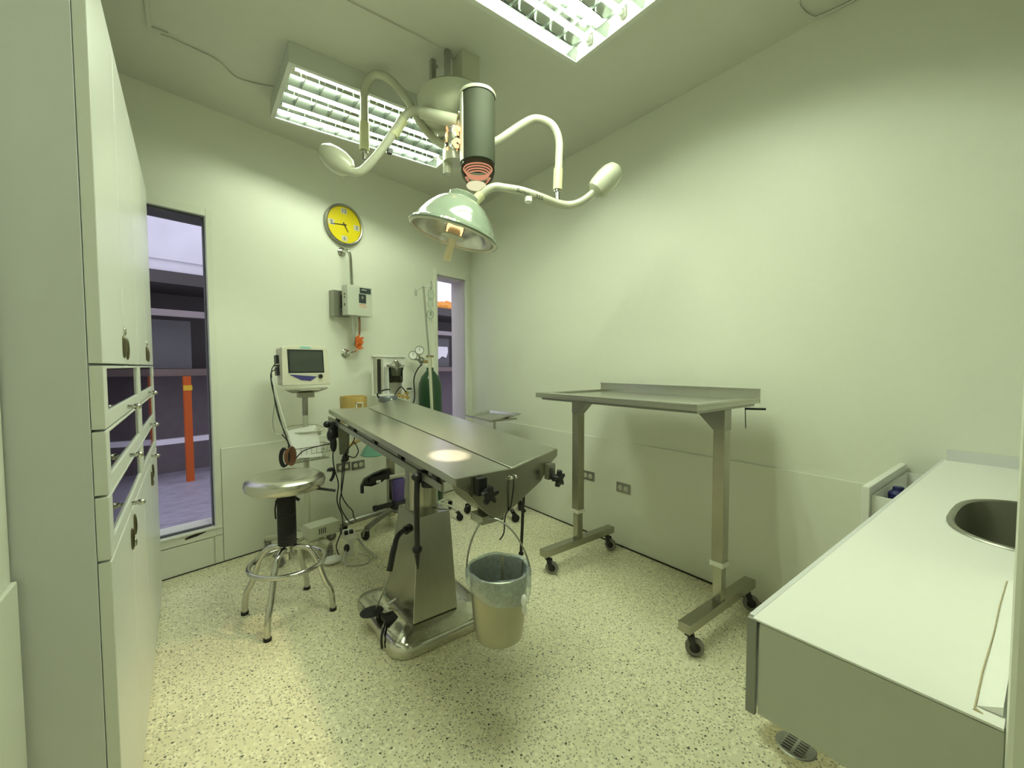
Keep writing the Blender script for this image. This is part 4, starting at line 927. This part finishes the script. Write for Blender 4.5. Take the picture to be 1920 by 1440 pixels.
dsh = build(MB().lathe([(0, 1.045), (.06, 1.047), (.078, 1.060), (.080, 1.090), (.074, 1.100), (0, 1.102)], MD, 32), 'absorber_head', mat('blue_grey_metal', (.22, .24, .27), .3, .6), t)
build(MB().ball(MD @ V((-.02, -.078, 1.072)), .012), 'control_knob', CHROME, dsh)
build(MB(PM).box((-.19, -.13, 1.098), (-.05, .0, 1.108)), 'shelf', WHITEP, t, smooth=False)
m = MB(PM)
for k, (x, z) in enumerate(((.0, 1.075), (.045, 1.095), (.085, 1.08), (.12, 1.11), (.13, 1.07))):
    m.cyl((x-.02, -.07, z), (x+.02, -.07, z), .009); m.cyl((x, -.07, z-.02), (x, -.07, z+.02), .007)
build(m, 'fitting', BRASS, t)
m = MB(PM); m.tube([(-.02, -.07, 1.08), (.03, -.08, 1.15), (.06, -.08, 1.165), (.10, -.075, 1.13), (.13, -.07, 1.09)], .005, 8, smooth=4)
m.tube([(-.19, -.12, 1.09), (-.21, -.13, 1.12), (-.15, -.13, 1.15), (-.08, -.11, 1.15)], .006, 8, smooth=4); m.ball((.15, -.07, 1.145), .014, (2.2, 1, .6))
build(m, 'hose', RUBBER, t)
m = MB(PM); m.tube([(.13, -.08, 1.10), (.17, -.09, 1.12), (.185, -.09, 1.08), (.165, -.09, 1.03), (.14, -.09, 1.02)], .006, 8, smooth=4); build(m, 'clear_hose', FLUID, t)
# lower holder and purple canister
hd = build(MB().prism([(1.035, 3.27, .42), (1.06, 3.27, .465), (1.14, 3.29, .49), (1.22, 3.31, .505), (1.30, 3.34, .50), (1.32, 3.38, .45), (1.22, 3.32, .41), (1.12, 3.28, .40)], (.01, .05, .0)).box((1.035, 3.27, .36), (1.055, 3.30, .42)).box((1.10, 3.265, .44), (1.26, 3.33, .475)), 'ventilator_arm', BLACK, t, smooth=False)
build(MB().box((1.15, 3.258, .425), (1.185, 3.264, .445)), 'sticker', WHITEP, hd, smooth=False)
build(MB().box((1.25, 3.27, .435), (1.50, 3.33, .452)), 'lower_shelf', BEIGED, t, smooth=False)
MP = Matrix.Translation((1.345, 3.30, 0))
pc = build(MB().lathe([(0, .235), (.040, .235), (.048, .25), (.055, .40), (.052, .42), (.02, .428), (0, .43)], MP, 28), 'canister', PURPLE, t)
build(MB().lathe([(0, .175), (.06, .178), (.078, .195), (.075, .215), (.055, .245), (0, .247)], MP, 28).cyl((1.15, 3.255, .228), (1.30, 3.29, .222), .020, seg=16).cyl((1.125, 3.25, .229), (1.145, 3.254, .229), .024, seg=16), 'canister_base', BLACK, pc)
build(MB().box((1.405, 3.27, .18), (1.425, 3.29, .435)).tube([(1.40, 3.26, .25), (1.45, 3.25, .24), (1.45, 3.26, .18)], .003), 'canister_bracket', LAMPP, t, smooth=False)
# amber canister
AM = Matrix.Translation((1.02, 3.37, 0))
mm = MB(); mm.lathe([(0, .905), (.090, .905), (.098, .915), (.100, 1.105), (.096, 1.115), (.088, 1.110), (.088, .93), (0, .93)], AM, 48, fn=lambda v, a, i: v*1.0 if int(a/(2*pi)*16) % 2 else V((v.x*.975, v.y*.975, v.z)))
build(mm, 'amber_canister', AMBER, t)
amc = bpy.data.objects[-1] if False else None
build(MB().box((1.005, 3.262, .93), (1.013, 3.270, 1.07)).box((1.052, 3.266, .93), (1.060, 3.274, 1.07)).box((1.005, 3.262, 1.062), (1.060, 3.270, 1.07)), 'canister_clip', WHITEP, t, smooth=False)
build(MB().cyl((1.02, 3.37, .885), (1.02, 3.37, .905), .05).tube([(1.02, 3.37, .895), (1.18, 3.41, .895), (1.33, 3.46, .895)], .012), 'mount_arm', STEELD, t)
# breathing tube and green mask
bt_ = thing('breathing_hose', 'tan corrugated breathing hose ending in a green mask under the operating table', 'hose', (1.0, 3.17, .66))
path = [V((.80, 3.16, .86)), V((.79, 3.14, .92)), V((.83, 3.14, .96)), V((.95, 3.20, .97))]
build(MB().tube(path, .013, 12, smooth=6), 'hose', TAN, bt_)
mm = MB(); pp = [V((.86, 3.145, .745)), V((.92, 3.155, .775)), V((1.0, 3.175, .80)), V((1.08, 3.19, .84)), V((1.14, 3.21, .90))]
mm.tube(pp, .016, 12, smooth=10, radii=[.016, .0185]*20); build(mm, 'corrugated_hose', TAN, bt_)
Mm = frame(V((1.10, 3.20, .665)), (1, 0, 0), (0, 0, 1))
build(MB().lathe([(.085, 0), (.088, .008), (.080, .016), (.060, .055), (.035, .085), (.020, .10), (.018, .125), (.0, .126)], Mm, 24, fn=lambda v, a, i: v if int(a/(2*pi)*12) % 2 else V((v.x*.95, v.y*.95, v.z))), 'mask', GREENM, bt_)
build(MB().cyl((1.10, 3.20, .785), (1.13, 3.21, .87), .014), 'connector', TAN, bt_)

# ------------------------------------------------------------------ patient monitor on its stand
MCn = V((.640, 3.175, 1.352))
rz = R(9); tlt = R(-7)
fwd = V((sin(rz), -cos(rz), 0)); MM = frame(MCn, V((cos(rz), sin(rz), 0)), (fwd+V((0, 0, .10))).normalized())  # x right, y up, z to the viewer
t = thing('patient_monitor', 'beige patient monitor with a dark screen on a pole stand', 'monitor', MCn-V((0, 0, .15)))
m = MB(MM); m.box((-.155, -.125, -.09), (.155, .125, .0), bev=.012); m.prism([(-.158, -.135, 0), (.158, -.135, 0), (.150, .122, 0), (.08, .136, 0), (-.08, .136, 0), (-.150, .122, 0)], (0, 0, .022))
cs = build(m, 'casing', BEIGE, t, smooth=False, bevel=.004)
build(MB(MM).box((-.118, -.052, .0222), (.118, .108, .0236)), 'screen_bezel', BLACK, t, smooth=False)
build(MB(MM).box((-.108, -.044, .0237), (.108, .098, .0245)), 'screen', SCREEN, t, smooth=False)
build(MB(MM).box((-.108, -.060, .0222), (.118, -.056, .0250)), 'trim_strip', WHITEP, t, smooth=False)
build(MB(MM).prism([(-.112, -.062, .0222), (.065, -.078, .0222), (.020, -.108, .0222), (-.04, -.100, .0222)], (0, 0, .003)), 'button_panel', BLUEP, t, smooth=False)
build(MB(MM).cyl((.088, -.078, .022), (.088, -.078, .034), .014, seg=20), 'dial_knob', BLACK, t)
build(MB(MM).prism([(-.04, .116, .0222), (.04, .116, .0222), (.028, .129, .0222), (-.028, .129, .0222)], (0, 0, .002)), 'badge', TEAL, t, smooth=False)
build(MB(MM).box((-.172, .02, -.07), (-.155, .075, -.03)).box((-.172, -.06, -.07), (-.155, -.005, -.03)).box((-.178, .0, -.06), (-.155, .008, -.02)), 'side_socket', BLACK, t, smooth=False)
tg = build(MB(MM).tube([(-.16, -.02, -.05), (-.20, -.04, -.05), (-.205, -.12, -.04), (-.19, -.25, -.02), (-.165, -.42, .0), (-.130, -.56, .03)], .0032, 6, smooth=6).tube([(-.16, .03, -.05), (-.198, -.02, -.04), (-.20, -.10, -.04), (-.195, -.3, .0), (-.155, -.47, .02), (-.125, -.60, .04)], .0032, 6, smooth=6), 'cable', RUBBER, t)
build(MB(MM).tube([(-.16, -.075, -.04), (-.192, -.072, -.035), (-.20, -.10, -.03), (-.178, -.25, .0), (-.150, -.42, .02), (-.125, -.57, .05)], .0036, 6, smooth=6), 'white_cable', WHITEP, t)
build(MB(MM).tube([(-.19, -.22, -.03), (-.212, -.34, -.03), (-.21, -.42, -.03), (-.18, -.45, -.02), (-.15, -.44, 0)], .003, 6, smooth=6), 'grey_cable', GALV, t)
random.seed(5)
m1 = MB()
cc_ = V((.505, 3.03, .765))
for k in range(5):
    r_ = .046+.004*k; ang = .15*k-.2
    u_ = V((.45, -.1, 0)).normalized(); 
    m1.tube([cc_+V((.006*(k-2), 0, 0))+u_*r_*.45*cos(a)+V((0, 0, 1))*r_*sin(a)+V((0, .02*cos(a+ang), 0)) for a in [2*pi*q/20 for q in range(20)]], .0042, 6, closed=True)
cl_ = thing('coiled_cables', 'coil of brown and black monitor cables hanging on the stand basket', 'cables', cc_-V((0, 0, .06)))
build(m1, 'brown_coil', mat('brown_cable', (.20, .09, .05), .5), cl_)
m1 = MB()
for k in range(4):
    r_ = .052+.003*k
    m1.tube([cc_+V((-.022-.004*k, .0, -.004))+V((.45, -.1, 0)).normalized()*r_*.4*cos(a)+V((0, 0, 1))*r_*sin(a) for a in [2*pi*q/20 for q in range(20)]], .0045, 6, closed=True)
build(m1, 'black_coil', RUBBER, cl_)
build(MB().tube([(.50, 3.02, .815), (.50, 3.06, .86), (.475, 3.10, .90)], .004, 6, smooth=3).tube([(.54, 3.02, .75), (.58, 2.98, .80), (.66, 2.95, .825), (.73, 2.94, .835), (.75, 2.90, .85)], .0035, 6, smooth=5), 'lead', RUBBER, cl_)

t = thing('monitor_stand', 'wheeled pole stand with a wire basket carrying the patient monitor', 'stand', (.645, 3.27, 0))
build(MB().cyl((.650, 3.27, .10), (.652, 3.27, 1.19), .0185, seg=20), 'pole', LAMPP, t)
build(MB().cyl((.651, 3.27, 1.00), (.652, 3.27, 1.17), .0195, seg=20), 'pole_sleeve', STEELD, t)
m = MB(); m.prism([(.50, 3.12, 1.190), (.78, 3.16, 1.190), (.73, 3.27, 1.160), (.57, 3.27, 1.160)], (0, 0, .012)); m.box((.59, 3.10, 1.183), (.72, 3.15, 1.188)); m.box((.60, 3.20, 1.13), (.70, 3.27, 1.165))
build(m, 'mount_plate', BEIGED, t, smooth=False)
# shelf ring
m = MB(); m.tube([(.52, 3.20, .905), (.52, 3.27, .925), (.60, 3.30, .93), (.72, 3.30, .925), (.76, 3.22, .905), (.72, 3.16, .895), (.56, 3.15, .895)], .005, 8, closed=True, smooth=4); m.box((.53, 3.19, .86), (.735, 3.24, .90))
build(m, 'cable_rack', LAMPP, t, smooth=False)
# basket: bx0..bx1
bk0 = V((.515, 3.085, .70)); bu = V((.955, .18, 0)).normalized(); bv = V((-bu.y, bu.x, 0)); BW, BD_, BH = .285, .13, .095
m = MB(); rr_ = .0022
def bp(u, v, w): k = 1-.12*(1-w/BH); return bk0+bu*(BW/2+(u-BW/2)*k)+bv*(BD_/2+(v-BD_/2)*k)+V((0, 0, w))
for w in (0, BH/2, BH):
    m.tube([bp(0, 0, w), bp(BW, 0, w), bp(BW, BD_, w), bp(0, BD_, w)], .003 if w == BH else rr_, 6, closed=True)
for k in range(9):
    u = BW*k/8; m.tube([bp(u, 0, BH), bp(u, 0, 0), bp(u, BD_, 0), bp(u, BD_, BH)], rr_, 6)
for k in range(1, 5):
    v = BD_*k/5; m.tube([bp(0, v, BH), bp(0, v, 0), bp(BW, v, 0), bp(BW, v, BH)], rr_, 6)
m.tube([bp(BW/2, BD_, BH), V((.650, 3.255, .80))], .006, 8)
build(m, 'wire_basket', CHROME, t)
build(MB().box((.49, 3.25, .125), (.80, 3.31, .155)).box((.615, 3.12, .125), (.69, 3.42, .155)), 'base', LAMPP, t, smooth=False, bevel=.006)
for (a, b) in (((.63, 3.27), (.415, 3.46)), ((.63, 3.25), (.425, 3.155)), ((.66, 3.25), (.745, 3.06)), ((.67, 3.30), (.86, 3.40))):
    build(MB().tube([(a[0], a[1], .14), ((a[0]+b[0])/2, (a[1]+b[1])/2, .13), (b[0], b[1], .105)], .022, 10), 'leg', LAMPP, t)
    caster(t, b[0], b[1], .100, .036, math.atan2(b[1]-a[1], b[0]-a[0])+2.6, .022, GREYRUB, STEELD)
m = MB(); m.prism([V((.538, 3.085, .735)), V((.725, 3.12, .72)), V((.700, 3.18, .930)), V((.690, 3.185, .935)), V((.512, 3.145, .915))], (.004, .012, .0))
tag(build(m, 'paper_stack', PAPER, smooth=False), 'white papers leaning in the wire basket of the monitor stand', 'papers')
tag(build(MB().ball((.655, 3.155, .722), .055, (1.4, .7, .25)), 'plastic_pouch', FLUID), 'crumpled clear plastic pouch lying in the wire basket', 'pouch')

# power supply box + adapter + strip + bar on the floor
Mu = frame(V((.715, 3.155, 0)), V((.97, -.02+.22, 0)), (0, 0, 1))
t = thing('power_box', 'white slotted power supply box sitting on the monitor stand base', 'power supply', (.715, 3.155, .158))
build(MB(Mu).box((-.105, -.06, .160), (.105, .06, .245), bev=.004), 'casing', LAMPP, t, smooth=False)
m = MB(Mu)
for k in range(4): m.box((-.045+k*.014, -.0612, .185), (-.039+k*.014, -.060, .225))
build(m, 'vent', HOLE, t, smooth=False)
t = thing('power_strip', 'white power strip with plugged black cords beside the power box', 'power strip', (.88, 3.06, .0))
build(MB().box((.845, 3.02, .12), (.915, 3.13, .165), bev=.004).box((.86, 3.03, .0), (.90, 3.10, .12)), 'casing', WHITEP, t, smooth=False)
build(MB().box((.835, 3.015, .165), (.858, 3.04, .19)).box((.870, 3.015, .166), (.893, 3.04, .19)).ball((.84, 2.995, .08), .02, (1, 1, 1.4)), 'plug', BLACK, t, smooth=False)
build(MB().tube([(.84, 2.99, .08), (.80, 2.93, .02), (.84, 2.86, .006), (.93, 2.84, .006), (.97, 2.93, .006), (.92, 3.0, .02)], .004, 7, smooth=6), 'cord', GALV, t)
tag(build(MB().ball((.74, 2.99, .028), .05, (1.3, .9, .5)), 'mouse_shaped_cap', WHITEP), 'smooth white plastic cover lying on the floor under the power box', 'cover')
t = thing('floor_bar', 'thin white bar lying on the floor next to the power strip', 'bar', (1.0, 2.95, 0))
build(MB().tube([(.985, 3.07, .022), (1.005, 2.86, .012)], .0085, 8), 'bar', LAMPP, t)
build(MB().cyl((.975, 3.18, .05), (.986, 3.06, .02), .007), 'bar_end', STEELD, t)
tag(build(MB().prism([(1.055, 2.03, .5735), (1.092, 2.00, .5735), (1.085, 2.05, .5735), (1.06, 2.07, .5735)], (0, 0, .003)), 'folded_note', PAPER, smooth=False), 'small white scrap of paper on top of the table pedestal', 'paper')

# ------------------------------------------------------------------ every loose piece of these is a part of its own
def separate(o):
    b = bmesh.new(); b.from_mesh(o.data); b.verts.ensure_lookup_table(); seen = {}; n = 0
    for v in b.verts:
        if v.index in seen: continue
        st = [v]; seen[v.index] = n
        while st:
            q = st.pop()
            for e in q.link_edges:
                w = e.other_vert(q)
                if w.index not in seen: seen[w.index] = n; st.append(w)
        n += 1
    for k in range(1, n):
        c = b.copy(); c.verts.ensure_lookup_table()
        bmesh.ops.delete(c, geom=[v for v in c.verts if seen[v.index] != k], context='VERTS')
        me = bpy.data.meshes.new(o.name); c.to_mesh(me); c.free(); me.materials.append(o.data.materials[0])
        d = o.copy(); d.data = me; COL.objects.link(d)
    if n > 1:
        bmesh.ops.delete(b, geom=[v for v in b.verts if seen[v.index] != 0], context='VERTS'); b.to_mesh(o.data)
    b.free()
for o in list(COL.objects):
    if o.type == 'MESH' and o.parent and o.name.split('.')[0] in ('tube_cap', 'lamp_holder', 'bracket', 'plug', 'side_socket', 'socket', 'switch', 'jar_bracket', 'fitting', 'support', 'latch', 'filament'):
        separate(o)
